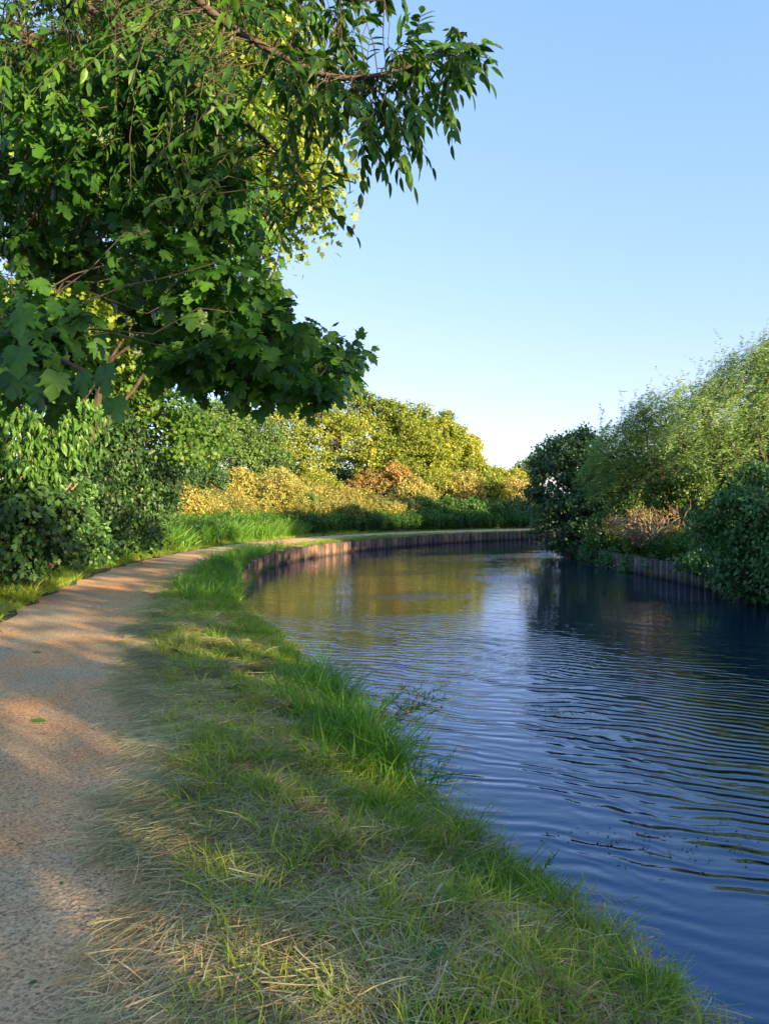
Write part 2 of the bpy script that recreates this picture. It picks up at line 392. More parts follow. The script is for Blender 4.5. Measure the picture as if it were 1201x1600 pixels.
def height(P, F=None):
    P = np.asarray(P, float)
    dl, dr, ins, dp = F if F is not None else fields(P)
    x, y = P[:, 0], P[:, 1]
    nearch = np.minimum(dl, dr); right = dr < dl
    h = np.where(right, .42 + .5 * sstep(.3, 5, nearch), .30 + .2 * sstep(0, 1.1, nearch))
    h = np.where(~right, h + sstep(17, 22, y) * .14 * (1 - sstep(0, 1.0, nearch)), h)
    amp = np.where(np.abs(dp) < 1.15, .0, .05) * (~right)
    h += amp * wob(x * 1.6, y * 1.6) * np.clip((np.abs(dp) - 1.15) / .4, 0, 1)
    rise = sstep(1.3, 9, dp) * (0.5 + 1.5 * sstep(17, 30, y) * (1 - .45 * sstep(0, 10, x)))
    h = np.where((dp > 0) & ~right, h + rise, h)
    hin = np.maximum(-1.1, .28 - nearch * 4.5)
    return np.where(ins, np.minimum(hin, h), h)
def H1(x, y): return float(height(np.array([(x, y)]))[0])

xs = np.unique(np.concatenate([np.linspace(-1500, -60, 8), np.linspace(-60, -12, 20), np.arange(-12, -8, .3), np.arange(-8, 3, .125), np.arange(3, 13, .25), np.linspace(13, 60, 24), np.linspace(60, 1500, 8)]))
ys = np.unique(np.concatenate([np.linspace(-1500, -60, 6), np.linspace(-60, -2, 22), np.arange(-2, 14, .125), np.arange(14, 48, .2), np.linspace(48, 110, 24), np.linspace(110, 2500, 10)]))
GX, GY = np.meshgrid(xs, ys); GP = np.stack([GX.ravel(), GY.ravel()], 1)
GZ = height(GP); nx, ny = len(xs), len(ys)
idx = np.arange(nx * ny).reshape(ny, nx)
F = np.stack([idx[:-1, :-1], idx[:-1, 1:], idx[1:, 1:], idx[1:, :-1]], -1).reshape(-1, 4)
o = obj('ground', raw_mesh('ground', np.column_stack([GP, GZ]), F, M['soil'], smooth=True)); o['kind'] = 'structure'; o['label'] = 'grassy canal bank and surrounding ground'

# water sheet
wv = np.array([(-12, -60, 0), (90, -60, 0), (90, 52, 0), (-12, 52, 0)], float)
o = obj('water', raw_mesh('water', wv, np.array([(0, 1, 2, 3)]), M['water'])); o['kind'] = 'structure'; o['label'] = 'rippling blue canal water'

# path ribbon
def resample(L, step):
    d = np.concatenate([[0], np.cumsum(np.hypot(*np.diff(L, axis=0).T))]); s = np.arange(0, d[-1], step)
    return np.stack([np.interp(s, d, L[:, 0]), np.interp(s, d, L[:, 1])], 1)
PR = resample(PATH, .2); T = norm(np.gradient(PR, axis=0)); NR = np.stack([T[:, 1], -T[:, 0]], 1)
wl_ = .82 + .07 * np.sin(np.arange(len(PR)) * .9) + .02 * rng.normal(size=len(PR)); wr_ = 1.08 + .07 * np.sin(np.arange(len(PR)) * .63) + .02 * rng.normal(size=len(PR))
K = 9; V = []
for k in range(K):
    t = k / (K - 1); off = -wl_ + (wl_ + wr_) * t
    q = PR + NR * off[:, None]; z = height(q) + .012 + .01 * math.sin(math.pi * t) - (.014 if k in (0, K - 1) else 0)
    V.append(np.column_stack([q, z]))
V = np.stack(V, 1).reshape(-1, 3); n = len(PR); idx = np.arange(n * K).reshape(n, K)
F = np.stack([idx[:-1, :-1], idx[:-1, 1:], idx[1:, 1:], idx[1:, :-1]], -1).reshape(-1, 4)
o = obj('path', raw_mesh('path', V, F, M['path'], smooth=True)); o['kind'] = 'structure'; o['label'] = 'tan gravel towpath curving along the canal'

# ------------------------------------------------------------------ pilings
def pile_mesh(name, mt, w=.34, hgt=.62):
    prof = [(0, 0), (.07, .0), (.11, .14), (.22, .14), (.26, 0), (.325, 0)]   # front line (x along wall, y towards the water)
    V = []; t = .03
    for z in (-hgt + .12, 0):
        for x, y in prof: V.append((x, y, z))
        for x, y in reversed(prof): V.append((x, y - t, z))
    n = 12; F = [(i, (i + 1) % n, (i + 1) % n + n, i + n) for i in range(n)]
    F2 = []
    for i in range(5): F2.append((n + i, n + i + 1, n + 10 - i, n + 11 - i))
    return raw_mesh(name, np.array(V, float), np.array(F + F2), mt)
def pilings(L, name, label, mt, y0, top, flip=1, grp=None, skip=0):
    R = resample(L, .34); root = None
    for i in range(len(R) - 1):
        a, b = R[i], R[i + 1]
        if not y0(a): continue
        if root is None:
            root = thing(name, label, 'retaining wall', (a[0], a[1], 0)); me = pile_mesh('pile', mt)
        if rng.random() < skip: continue
        ang = math.atan2(b[1] - a[1], b[0] - a[0])
        o = bpy.data.objects.new('pile', me); link(o, root)
        o.location = (a[0] - root.location.x, a[1] - root.location.y, top + rng.normal(0, .012))
        o.rotation_euler = (rng.normal(0, .012), rng.normal(0, .012), ang); o.scale = (1, flip, 1)
    return root
Ls = LIP[LIP[:, 1] > -10]
off = norm(np.gradient(Ls, axis=0)); offn = np.stack([off[:, 1], -off[:, 0]], 1)
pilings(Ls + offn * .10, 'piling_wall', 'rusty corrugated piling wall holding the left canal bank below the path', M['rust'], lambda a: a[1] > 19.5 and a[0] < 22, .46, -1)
Rs = RBs[RBs[:, 1] > -15]
off = norm(np.gradient(Rs, axis=0)); offn = np.stack([off[:, 1], -off[:, 0]], 1)
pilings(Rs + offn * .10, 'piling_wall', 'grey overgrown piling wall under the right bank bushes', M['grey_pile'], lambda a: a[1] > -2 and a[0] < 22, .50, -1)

# ------------------------------------------------------------------ tree builders
def in_frame_size(P, size):
    """projected size in px of the photo, 0 outside"""
    v = P - np.array((0, 0, CAMZ)); cp, sp = math.cos(PITCH), math.sin(PITCH)
    depth = v[:, 1] * cp - v[:, 2] * sp; up = v[:, 2] * cp + v[:, 1] * sp
    px = CX + FPX * v[:, 0] / np.maximum(depth, .1); py = CY - FPX * up / np.maximum(depth, .1)
    ok = (depth > .3) & (px > 5) & (px < 1196) & (py > 5) & (py < 1595)
    return np.where(ok, size * FPX / np.maximum(depth, .1), 0)
def leaves(root, T, P, R, S, mt, name='foliage', leafname='leaf', single=0, vv=None):
    n = len(P); S = np.asarray(S); vv = rng.random(n) if vv is None else vv
    keep = np.ones(n, bool)
    if single:
        sz = in_frame_size(P, S if S.ndim == 1 else S[:, 1]); dist = np.linalg.norm(P - np.array((0, 0, CAMZ)), axis=1)
        order = np.argsort(-sz)[:single * 3]; order = order[sz[order] > 8]
        pick = order[:single] ; keep[pick] = False
        mes = []
        for k in range(8):
            v0, f0, q0 = stamp(T, np.zeros((1, 3)), np.eye(3)[None], np.ones(1), np.array([(k + .5) / 8]))
            mes.append(raw_mesh(leafname, v0 * (1, 1, .5 + .2 * k), f0, mt, q0))
        from mathutils import Matrix
        rl = Vector(root.location)
        for i in pick:
            o = bpy.data.objects.new(leafname, mes[min(7, int(vv[i] * 8))]); link(o, root)
            s = float(S[i]) if S.ndim == 1 else None
            sv = (s, s, s) if s else tuple(float(c) for c in S[i])
            o.location = Vector(P[i].tolist()) - rl; o.rotation_euler = Matrix(R[i].tolist()).to_euler(); o.scale = sv
    V, F_, q = stamp(T, P[keep], R[keep], S[keep], vv[keep])
    o = obj(name, raw_mesh(name, V, F_, mt, q), root)
    if single: o['kind'] = 'stuff'
    return o
def rand_dir(n): return norm(rng.normal(size=(n, 3)))

def crown_points(lobes, clumps, per, cr, fill=.15, spray=None):
    lobes = [(np.asarray(c, float), np.broadcast_to(np.asarray(r, float), (3,))) for c, r in lobes]
    w = np.array([np.mean(r) ** 2 for _, r in lobes]); w /= w.sum()
    li = rng.choice(len(lobes), clumps, p=w)
    C = np.array([lobes[i][0] for i in li]); RR = np.array([lobes[i][1] for i in li])
    d = rand_dir(clumps); d[:, 2] = np.where(d[:, 2] < -.45, -d[:, 2], d[:, 2]); d = norm(d)
    rad = np.where(rng.random(clumps) < fill, rng.uniform(.2, .8, clumps), rng.uniform(.78, 1.08, clumps))
    cc = C + d * RR * rad[:, None]
    n = clumps * per; ci = np.repeat(np.arange(clumps), per)
    sc_ = cr * rng.uniform(.6, 1.3, clumps)
    g = rng.normal(size=(n, 3)) * (.55, .55, .4)
    P = cc[ci] + g * sc_[ci][:, None]
    if spray is not None:
        sv, sl_ = spray; dd = norm(np.asarray(sv) + rng.normal(0, .33, (clumps, 3))); ll = sl_ * rng.uniform(.4, 1.5, clumps) * np.where(d[:, 2] > .3, 1.5, .9)
        t = rng.uniform(-.35, 1, n); P = cc[ci] + g * sc_[ci][:, None] * (.38 * (1.15 - t))[:, None] + dd[ci] * (ll[ci] * t)[:, None]
        P[:, 2] -= .22 * (ll[ci] * np.maximum(t, 0) ** 2)
    return P, d[ci], cc, C
def tree(name, label, cat, base, lobes, mt, leaf, T=T_DIA, clumps=400, per=30, cr=.3, trunk=.14, bk='bark', group=None,
         wind=None, droop=.35, single=0, leafname='leaf', twigs=True, stems=1, fill=.15, face=.6, vv=None, limbs=None, spray=None):
    root = thing(name, label, cat, base, group)
    P, D, cc, C = crown_points(lobes, clumps, per, cr, fill, spray)
    n = len(P)
    ax = D * .5 + rng.normal(size=(n, 3)) * .55; ax[:, 2] -= droop
    if wind is not None: ax = ax * .5 + np.asarray(wind) * 1.0
    nr = D * face + rng.normal(size=(n, 3)) * .55 + (0, 0, .45)
    R = frames(ax, nr); S = leaf * rng.uniform(.65, 1.25, n)
    leaves(root, T, P, R, S, mt, 'crown', leafname, single)
    # wood
    cen = np.mean([c for c, r in lobes], axis=0); zl = min(c[2] for c, r in lobes)
    tg = Geo(); b = np.array(base, float)
    fork = None
    for s in range(stems):
        bb = b + ((rng.normal(0, .12, 3) * (1, 1, 0)) if stems > 1 else 0); bb[2] = b[2] - .1
        tp = b + (cen - b) * .55 + (rng.normal(0, .25, 3) if stems > 1 else 0)
        pts = bend(bb, tp, 7, 0, .35); tg.add(*tube(pts, np.linspace(trunk * 1.15, trunk * .6, 7), 8)); fork = pts
    obj('trunk', tg.mesh('trunk', M[bk], True), root)
    lg = Geo()
    for c, r in lobes[:limbs]:
        st = fork[rng.integers(3, 7)]
        pts = bend(st, np.asarray(c), 6, .05, .3); lg.add(*tube(pts, np.linspace(trunk * .36, trunk * .1, 6), 6))
    if twigs:
        k = min(len(cc), 140); sel = rng.choice(len(cc), k, replace=False)
        for i in sel:
            pts = bend(C[i] + (cc[i] - C[i]) * .05, cc[i], 4, .04, .3); lg.add(*tube(pts, np.linspace(trunk * .17, trunk * .05, 4), 4))
    obj('branches', lg.mesh('branches', M[bk], True), root)
    return root
def L(px, py, r, d, dz=0, fx=1, fy=1, fz=1):
    rr = rpx(r, d); return (at(px, py, d + dz), (rr * fx, rr * fy, rr * fz))

# ------------------------------------------------------------------ trees on the far left bank
def base_at(x, y): return (x, y, H1(x, y))
def bpx(px, d):                                         # ground point under a pixel column at distance d
    p = at(px, 800, d); return base_at(p[0], p[1])
far_defs = [
 ('broad yellow green tree left end of the far row, behind the golden bushes', bpx(480, 50), [L(470, 680, 50, 50), L(505, 645, 34, 50, 2), L(445, 680, 34, 49), L(480, 640, 20, 50), L(440, 730, 45, 48), L(530, 700, 55, 50), L(470, 745, 50, 49), L(428, 655, 16, 49)]),
 ('tallest rounded yellow green tree of the far row', bpx(560, 53), [L(545, 645, 38, 53), L(590, 660, 40, 54), L(560, 710, 60, 52), L(515, 630, 24, 53), L(600, 730, 45, 52), L(560, 622, 16, 53), L(605, 640, 15, 53), L(530, 612, 12, 53), L(578, 632, 14, 53)]),
 ('yellow green tree with flat lumpy top right of the tallest far tree', bpx(640, 54), [L(625, 668, 32, 54), L(655, 670, 30, 54), L(640, 715, 55, 53), L(610, 720, 40, 53), L(660, 646, 13, 54), L(632, 642, 12, 54), L(640, 690, 40, 53)]),
 ('dome topped tree at the right shoulder of the far row', bpx(690, 55), [L(688, 682, 30, 55), L(705, 715, 38, 55), L(670, 725, 45, 54), L(698, 656, 13, 55), L(715, 680, 14, 55), L(722, 700, 16, 55)]),
 ('small tree stepping down at the right end of the far row', bpx(735, 56), [L(732, 700, 18, 56), L(728, 735, 28, 56), L(745, 748, 22, 55)]),
]
for i, (lab, b, lobes) in enumerate(far_defs):
    tree('far_tree', lab, 'tree', b, lobes, M['far'], .15, T_WIDE, clumps=760, per=30, cr=.30, trunk=.2, group='trees in the row beyond the bend', single=0)
tree('conical_tree', 'pointed golden green tree rising behind the left trees under the leaf canopy', 'tree', bpx(372, 56),
     [L(372, 640, 20, 56), L(370, 665, 32, 56), L(372, 700, 42, 56), L(372, 625, 10, 56)], M['far'], .13, T_WIDE, 420, 30, .3, .18)
tree('bushy_tree', 'mid green bushy tree filling the gap left of the far row', 'tree', bpx(400, 46),
     [L(400, 700, 45, 46), L(350, 690, 48, 44), L(420, 735, 40, 45), L(370, 735, 45, 44), L(330, 660, 35, 45)], M['far_green'], .14, T_WIDE, 700, 34, .32, .18)
tree('background_tree', 'dark far tree just visible left of the right bank trees', 'tree', bpx(828, 90),
     [L(822, 738, 18, 90), L(840, 735, 24, 92), L(860, 728, 26, 92)], M['dark'], .22, T_WIDE, 260, 26, .5, .25)
for k_, (px_, py_, r_, d_, lab_) in enumerate([(430, 765, 34, 60, 'dark tree filling the gap behind the round golden bush'), (520, 762, 36, 62, 'dark tree low behind the two left trees of the far row'),
        (600, 762, 34, 63, 'dark tree low behind the tallest far tree'), (680, 765, 34, 63, 'dark tree low behind the dome topped tree'), (750, 770, 26, 66, 'dark tree low behind the right end of the far row')]):
    tree('background_tree', lab_, 'tree', bpx(px_, d_), [L(px_, py_, r_, d_), L(px_ - 38, py_ + 6, r_ * .9, d_), L(px_ + 38, py_ + 6, r_ * .9, d_)], M['far_green'], .2, T_WIDE, 330, 28, .5, .15)
tree('background_tree', 'low golden green tree at the far bend of the canal', 'tree', bpx(790, 62),
     [L(775, 752, 20, 62), L(805, 755, 20, 62), L(825, 765, 20, 60)], M['far'], .16, T_WIDE, 300, 28, .34, .18)
# golden hawthorn and dead-looking shrubs in front of the far row
hz = [(575, 758, 26, 50, 'orange', 'bare twiggy orange shrub under the tallest far tree'), (615, 750, 26, 50, 'orange', 'orange branching shrub with pale stems right of the first bare shrub'),
      (680, 760, 26, 51, 'far', 'yellow green shrub below the dome topped tree'), (725, 762, 26, 51, 'gold', 'golden shrub at the foot of the row end'),
      (765, 768, 24, 52, 'far', 'greenish gold shrub second from the right on the far bank'), (805, 772, 26, 52, 'gold', 'golden shrub nearest the right bank trees on the far bank'),
      (645, 770, 24, 49, 'gold', 'low golden shrub between the two orange shrubs'), (500, 765, 26, 46, 'far', 'yellow green shrub behind the round golden bush')]
for px, py, r, d, mk, lab in hz:
    tree('shrub', lab, 'shrub', bpx(px, d), [L(px, py, r, d), L(px - r * .7, py + 8, r * .7, d), L(px + r * .7, py + 6, r * .75, d)], M[mk], .11, T_WIDE,
         190 if mk == 'orange' else 260, 22, .24, .09, bk='bark_red', group='shrubs on the far bank', stems=6, fill=.3)
gb = [(437, 762, 30, 38, 'round bright golden bush above the path'), (375, 752, 20, 38, 'small golden bush left of the round golden one'),
      (548, 806, 17, 41, 'golden bush standing low beside the path above the piling'), (300, 775, 22, 31, 'pale golden bush at the left start of the flowering slope')]
for px, py, r, d, lab in gb:
    tree('golden_bush', lab, 'bush', bpx(px, d), [L(px, py, r, d), L(px - r * .6, py + r * .5, r * .75, d), L(px + r * .6, py + r * .5, r * .75, d), L(px, py + r * .9, r * .8, d)], M['gold'], .085, T_WIDE,
         300, 26, .16, .06, group='golden bushes on the slope', stems=3)
gs = [(590, 802, 20, 47), (625, 800, 20, 47), (660, 797, 22, 47.5), (700, 798, 20, 48), (735, 798, 20, 48), (770, 800, 20, 49), (805, 800, 22, 49), (840, 800, 22, 50), (505, 800, 16, 42), (480, 792, 18, 41)]
gl = ['leftmost', 'second', 'third, tallest,', 'fourth', 'fifth', 'sixth', 'seventh, grey tinged,', 'last, half hidden', None, None]
for k, (px, py, r, d) in enumerate(gs):
    lab = ('dark bush, %s in the shaded strip above the far piling' % gl[k].strip(',')) if gl[k] else ('shaded green bush just left of the low golden bush', 'shaded green bush left of its twin on the slope below the round golden bush')[k - 8]
    tree('green_bush', lab, 'bush', bpx(px, d), [L(px, py, r, d), L(px - r * .6, py + 6, r * .8, d), L(px + r * .6, py + 6, r * .8, d)], M['weed' if k % 2 else 'ivy'], .11, T_WIDE,
         200, 22, .2, .06, group='green bushes above the piling', stems=3)

# ------------------------------------------------------------------ left bank, middle distance
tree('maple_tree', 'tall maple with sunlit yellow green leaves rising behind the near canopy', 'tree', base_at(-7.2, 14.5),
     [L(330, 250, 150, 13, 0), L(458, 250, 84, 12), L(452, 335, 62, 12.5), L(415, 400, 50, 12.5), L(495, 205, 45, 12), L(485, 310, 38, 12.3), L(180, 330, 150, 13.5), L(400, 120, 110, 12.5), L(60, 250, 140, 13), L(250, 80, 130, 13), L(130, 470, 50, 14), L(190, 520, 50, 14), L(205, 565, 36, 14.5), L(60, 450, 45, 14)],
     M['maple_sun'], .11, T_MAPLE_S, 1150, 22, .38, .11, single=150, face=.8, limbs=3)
tree('maple_tree', 'lower green maple behind the hanging leaves, crown sloping down to the path', 'tree', base_at(-8.6, 18),
     [L(100, 520, 95, 16), L(170, 570, 85, 17), L(60, 600, 100, 16), L(225, 640, 75, 18), L(265, 690, 60, 19), L(150, 650, 70, 17), L(310, 690, 40, 21)],
     M['maple_far'], .11, T_MAPLE_S, 800, 24, .36, .12, single=150, face=.8, droop=.6)
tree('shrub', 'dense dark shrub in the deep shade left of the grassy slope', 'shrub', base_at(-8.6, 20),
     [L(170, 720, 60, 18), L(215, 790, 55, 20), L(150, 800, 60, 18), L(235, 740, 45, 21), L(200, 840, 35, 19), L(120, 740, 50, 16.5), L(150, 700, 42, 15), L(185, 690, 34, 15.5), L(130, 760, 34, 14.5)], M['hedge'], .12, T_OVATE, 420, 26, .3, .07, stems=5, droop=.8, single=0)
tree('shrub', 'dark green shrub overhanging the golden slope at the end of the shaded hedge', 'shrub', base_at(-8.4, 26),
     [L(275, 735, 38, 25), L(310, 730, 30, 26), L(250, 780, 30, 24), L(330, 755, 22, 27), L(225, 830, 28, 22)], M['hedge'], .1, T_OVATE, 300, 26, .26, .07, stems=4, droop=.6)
drp = tree('drooping_shrub', 'shrub with long drooping bright green leaves and a brown forked trunk at the left edge', 'shrub', base_at(-6.8, 12.6),
     [L(30, 680, 52, 12.2), L(90, 690, 45, 12.6), L(40, 730, 42, 12), L(120, 660, 30, 13), L(10, 640, 45, 12), L(-60, 700, 60, 12), L(-60, 620, 60, 12)], M['droop'], .15, T_DROOP, 330, 16, .26, .085, bk='bark_red',
     single=300, droop=1.7, stems=3, face=.4)
tree('ivy_shrub', 'ivy covered mass of dark heart shaped leaves at the foot of the drooping shrub', 'climber', base_at(-6.7, 11.9),
     [L(40, 800, 48, 12), L(70, 850, 45, 12.2), L(20, 880, 42, 12), L(95, 800, 28, 12.5), L(110, 870, 25, 13), L(-50, 830, 70, 12), L(70, 760, 26, 12.6)], M['hedge'], .10, T_MAPLE_S, 360, 20, .2, .04, single=300, droop=.9, face=1.0, stems=3)
tree('bramble_bush', 'small leafy bramble with pale arching stems between the ivy and the dark shrub', 'bush', base_at(-7.1, 14.2),
     [L(130, 830, 28, 13.8), L(150, 865, 24, 14), L(118, 775, 22, 13.4)], M['ivy'], .09, T_OVATE, 130, 18, .18, .025, bk='bark_pale', stems=3)
# pale forked stem
r0 = thing('forked_stem', 'pale bare forked stem leaning out of the dark shrub', 'branch', at(92, 805, 13))
gq = Geo()
for a in ([(92, 805), (98, 780), (112, 765), (122, 755)], [(98, 780), (103, 765), (118, 748)], [(60, 800), (66, 770), (80, 745)]):
    gq.add(*tube([at(x, y, 13) for x, y in a], np.linspace(.03, .012, len(a)), 6))
obj('stem', gq.mesh('stem', M['bark_pale'], True), r0)

# ------------------------------------------------------------------ right bank
tree('alder_tree', 'dark alder leaning over the water at the far right bank corner', 'tree', base_at(9.2, 32),
     [L(880, 735, 50, 31), L(850, 790, 32, 30.5), L(905, 695, 26, 31), L(880, 815, 42, 30), L(858, 852, 16, 29.5), L(885, 862, 14, 29), L(840, 835, 12, 30), L(925, 800, 36, 30), L(905, 845, 30, 29), L(920, 740, 36, 31), L(835, 770, 14, 31), L(868, 700, 16, 31), L(925, 695, 18, 31), L(850, 745, 18, 31), L(898, 765, 30, 31.5), L(915, 785, 24, 31)],
     M['dark'], .13, T_WIDE, 620, 30, .26, .17, droop=.6)
tree('willow_tree', 'pale wind swept willow with pointed top right of the dark alder', 'tree', base_at(10.3, 26),
     [L(955, 715, 42, 26), L(990, 690, 42, 26), L(965, 770, 52, 26), L(1015, 740, 58, 26), L(1040, 670, 40, 26), L(1005, 655, 20, 26), L(1048, 640, 20, 26, 0, .8, .8, 1.5), L(930, 760, 35, 26), L(1060, 720, 40, 26)],
     M['willow'], .12, T_NAR, 950, 42, .28, .15, wind=(.75, .1, .25), face=.3, fill=.3, spray=((.45, 0, .75), .75))
tree('willow_tree', 'tallest grey green willow leaning right at the right edge of the picture', 'tree', base_at(11.6, 21),
     [L(1100, 655, 48, 22), L(1150, 620, 52, 22), L(1190, 580, 38, 22), L(1120, 720, 62, 22), L(1070, 700, 38, 22), L(1180, 690, 62, 22), L(1200, 552, 18, 22, 0, .9, .9, 1.4), L(1135, 598, 22, 22, 0, 1, 1, 1.3), L(1240, 600, 60, 22), L(1250, 690, 60, 22), L(1085, 640, 28, 22)],
     M['willow'], .105, T_NAR, 1250, 46, .25, .17, wind=(.75, .1, .25), face=.3, fill=.3, spray=((.45, 0, .75), .75))
tree('willow_tree', 'shaded green willow low over the bank between the alder and the elder', 'tree', base_at(10.6, 23.5),
     [L(1085, 765, 28, 24.5), L(1040, 775, 22, 25), L(980, 800, 28, 25.5), L(945, 830, 26, 26)],
     M['far_green'], .1, T_DIA, 420, 30, .22, .12, droop=.4)
tree('elder_bush', 'dark elder with broad leaves at the right edge above the grey wall', 'bush', base_at(9.9, 16),
     [L(1150, 800, 34, 16.5), L(1190, 850, 42, 16), L(1115, 850, 30, 17), L(1195, 755, 26, 17), L(1165, 745, 16, 17), L(1150, 895, 30, 16), L(1200, 925, 30, 15.6), L(1085, 885, 20, 18), L(1100, 815, 18, 17), L(1185, 800, 22, 15.8), L(1135, 920, 16, 16), L(1240, 830, 60, 15.5), L(1245, 900, 60, 15)],
     M['ivy'], .11, T_OVATE, 520, 24, .27, .07, droop=.7, stems=4, single=150, face=.9)
tree('bramble_bush', 'bramble tangle hanging over the right bank wall beneath the lit shrub', 'bush', base_at(8.5, 22.5),
     [L(960, 880, 24, 24.5), L(995, 888, 24, 23), L(1035, 890, 24, 21.5), L(1060, 870, 24, 21.5), L(930, 868, 20, 26), L(1075, 893, 18, 20.5), L(1120, 915, 16, 18.5), L(1150, 930, 16, 17.5)], M['ivy'], .09, T_OVATE, 300, 22, .17, .03, droop=.7, stems=4)
# lit multi stemmed shrub: fan of stems, sunlight put into leaf and stem colour
lr = tree('multi_stem_shrub', 'sunlit orange shrub with a fan of bare stems on the right bank', 'shrub', base_at(9.2, 23.2),
     [L(960, 830, 22, 23.5), L(995, 815, 22, 23.2), L(1030, 815, 20, 23), L(1000, 845, 24, 23), L(1045, 835, 16, 23)], M['orange'], .085, T_DIA, 100, 18, .18, .03, bk='bark_red', stems=3, fill=.5)
gq = Geo(); b0 = at(1018, 862, 22.8)
for k in range(40):
    t = k / 39; e = at(940 + 125 * t + rng.normal(0, 4), 822 - 26 * math.sin(t * math.pi) + rng.normal(0, 6), 22.8 + rng.normal(0, .35))
    gq.add(*tube(bend(b0 + rng.normal(0, .05, 3), e, 6, .1, .25), np.linspace(.035, .008, 6), 5))
obj('stems', gq.mesh('stems', M['bark_pale'], True), lr)
# trees further back on the right bank and along it outside the frame
back = [(17, 31, 7.5, 'green tree standing behind the pointed willow'), (21, 36, 8, 'green tree farthest back on the right bank'), (15.5, 24, 6.8, 'green tree behind the tallest willow')]
thk = [(11.5, 35.5, 3.6, 'leftmost round bush of the thicket on the corner of the right bank'), (14, 34.5, 4.2, 'second round bush of the thicket on the corner of the right bank'), (17, 35.5, 4.6, 'third round bush of the thicket on the corner of the right bank'),
       (20.5, 36, 4.8, 'fourth round bush of the thicket on the corner of the right bank'), (25, 36.5, 5, 'fifth round bush of the thicket on the corner of the right bank'), (12.5, 29, 4, 'round bush behind the dark alder'), (13.4, 26, 3.6, 'round bush behind the lit shrub'),
       (14, 15, 3.2, 'round bush behind the right half of the elder'), (16, 28, 4.6, 'large bush behind the pointed willow')]
for x, y, hh, lab in thk:
    z0 = H1(x, y)
    tree('bush', lab, 'bush', (x, y, z0), [((x, y, z0 + hh * .62), (1.7, 1.7, hh * .36)), ((x + 1.1, y + .5, z0 + hh * .35), (1.5, 1.5, hh * .34)), ((x - 1.1, y, z0 + hh * .35), (1.5, 1.5, hh * .34))],
         M['far_green'], .16, T_WIDE, 260, 28, .34, .08, group='thicket behind the right bank', stems=3)
for x, y, hh, lab in back:
    z0 = H1(x, y)
    tree('bank_tree', lab, 'tree', (x, y, z0), [((x, y, z0 + hh * .7), (2, 2, 1.8)), ((x + 1.3, y + .8, z0 + hh * .5), (1.8, 1.8, 1.6)), ((x - 1, y + .5, z0 + hh * .45), (1.6, 1.6, 1.5)), ((x, y - 1, z0 + hh * .5), (1.6, 1.6, 1.5))],
         M['far_green'], .17, T_WIDE, 330, 30, .36, .17, group='trees behind the right bank')
side = [(12.5, 9, 6.5), (12, 3.5, 6.8), (13, -2, 7.2), (12, -7, 7.4), (13.5, -12, 7.6), (12.5, -17, 6.5), (13.5, -23, 7)]
sl = ['beside the elder outside the right edge', 'second on the bank right of the camera', 'third on the bank right of the camera', 'fourth on the bank right of the camera', 'fifth along the bank behind the camera',
      'sixth along the bank behind the camera', 'last along the bank behind the camera', 'in the second row behind the camera', 'in the second row right of the camera', 'in the second row behind the tallest willow', 'in the second row far behind the camera']
for (x, y, hh), s in zip(side, sl):
    z0 = H1(x, y)
    tree('bank_tree', 'green bank tree ' + s, 'tree', (x, y, z0), [((x, y, z0 + hh * .75), (2.2, 2.2, 2)), ((x + 1, y + 1.6, z0 + hh * .5), (2, 2, 1.9)), ((x - .8, y - 1.4, z0 + hh * .48), (2, 2, 1.9)), ((x, y, z0 + hh * .25), (2.2, 2.2, 1.4))],
         M['far_green'], .24, T_WIDE, 150, 22, .42, .2, group='trees along the right bank')

# ------------------------------------------------------------------ near overhanging trees
def poly_sample(poly, n):
    poly = np.array(poly, float); out = []
    lo, hi = poly.min(0), poly.max(0)
    while len(out) < n:
        q = rng.uniform(lo, hi, (n * 3, 2)); q = q[inside(q, poly)]; out.extend(q.tolist())
    return np.array(out[:n])
syc = thing('sycamore_tree', 'near sycamore with broad lobed leaves hanging over the path from the left', 'tree', base_at(-5.2, 4.6))
wood = Geo(); b = np.array(syc.location)
tg = Geo(); tg.add(*tube(bend(b - (0, 0, .1), b + (.1, .2, 6.5), 9, 0, .15), np.linspace(.24, .14, 9), 10))
obj('trunk', tg.mesh('trunk', M['bark'], True), syc)
arms = [  # limb polylines: px, py, depth
 [(-900, 520, 4.7), (-200, 330, 5.2), (0, 258, 5.4), (60, 248, 5.5), (140, 222, 5.6), (240, 250, 5.8), (330, 330, 5.8)],
 [(-900, 620, 4.7), (-200, 380, 4.9), (0, 385, 5.0), (100, 420, 5.2), (220, 500, 5.3), (330, 545, 5.4), (420, 560, 5.5), (500, 575, 5.5)],
 [(-900, 480, 4.7), (-150, 440, 4.2), (0, 490, 4.0), (60, 540, 3.7), (130, 580, 3.2), (165, 600, 3.0)],
 [(-900, 420, 4.7), (-100, 120, 6), (60, 330, 6.2), (200, 420, 6.3), (320, 470, 6.2), (430, 520, 6.0), (560, 555, 5.8)],
 [(-900, 300, 4.7), (-100, 0, 6), (60, 60, 6.5), (250, 150, 6.8), (380, 280, 6.8), (440, 380, 6.6)]]
apts = []
for k, a in enumerate(arms):
    P = np.array([at(*q) for q in a]); P = np.concatenate([P[:1], chaikin(P[1:], 2)]); P[0] = b + (.1, .2, 3 + .6 * k)
    wood.add(*tube(P, np.linspace(.052 if k != 2 else .02, .006 if k != 2 else .004, len(P)), 7)); apts.append(P[2:])
apts = np.concatenate(apts)
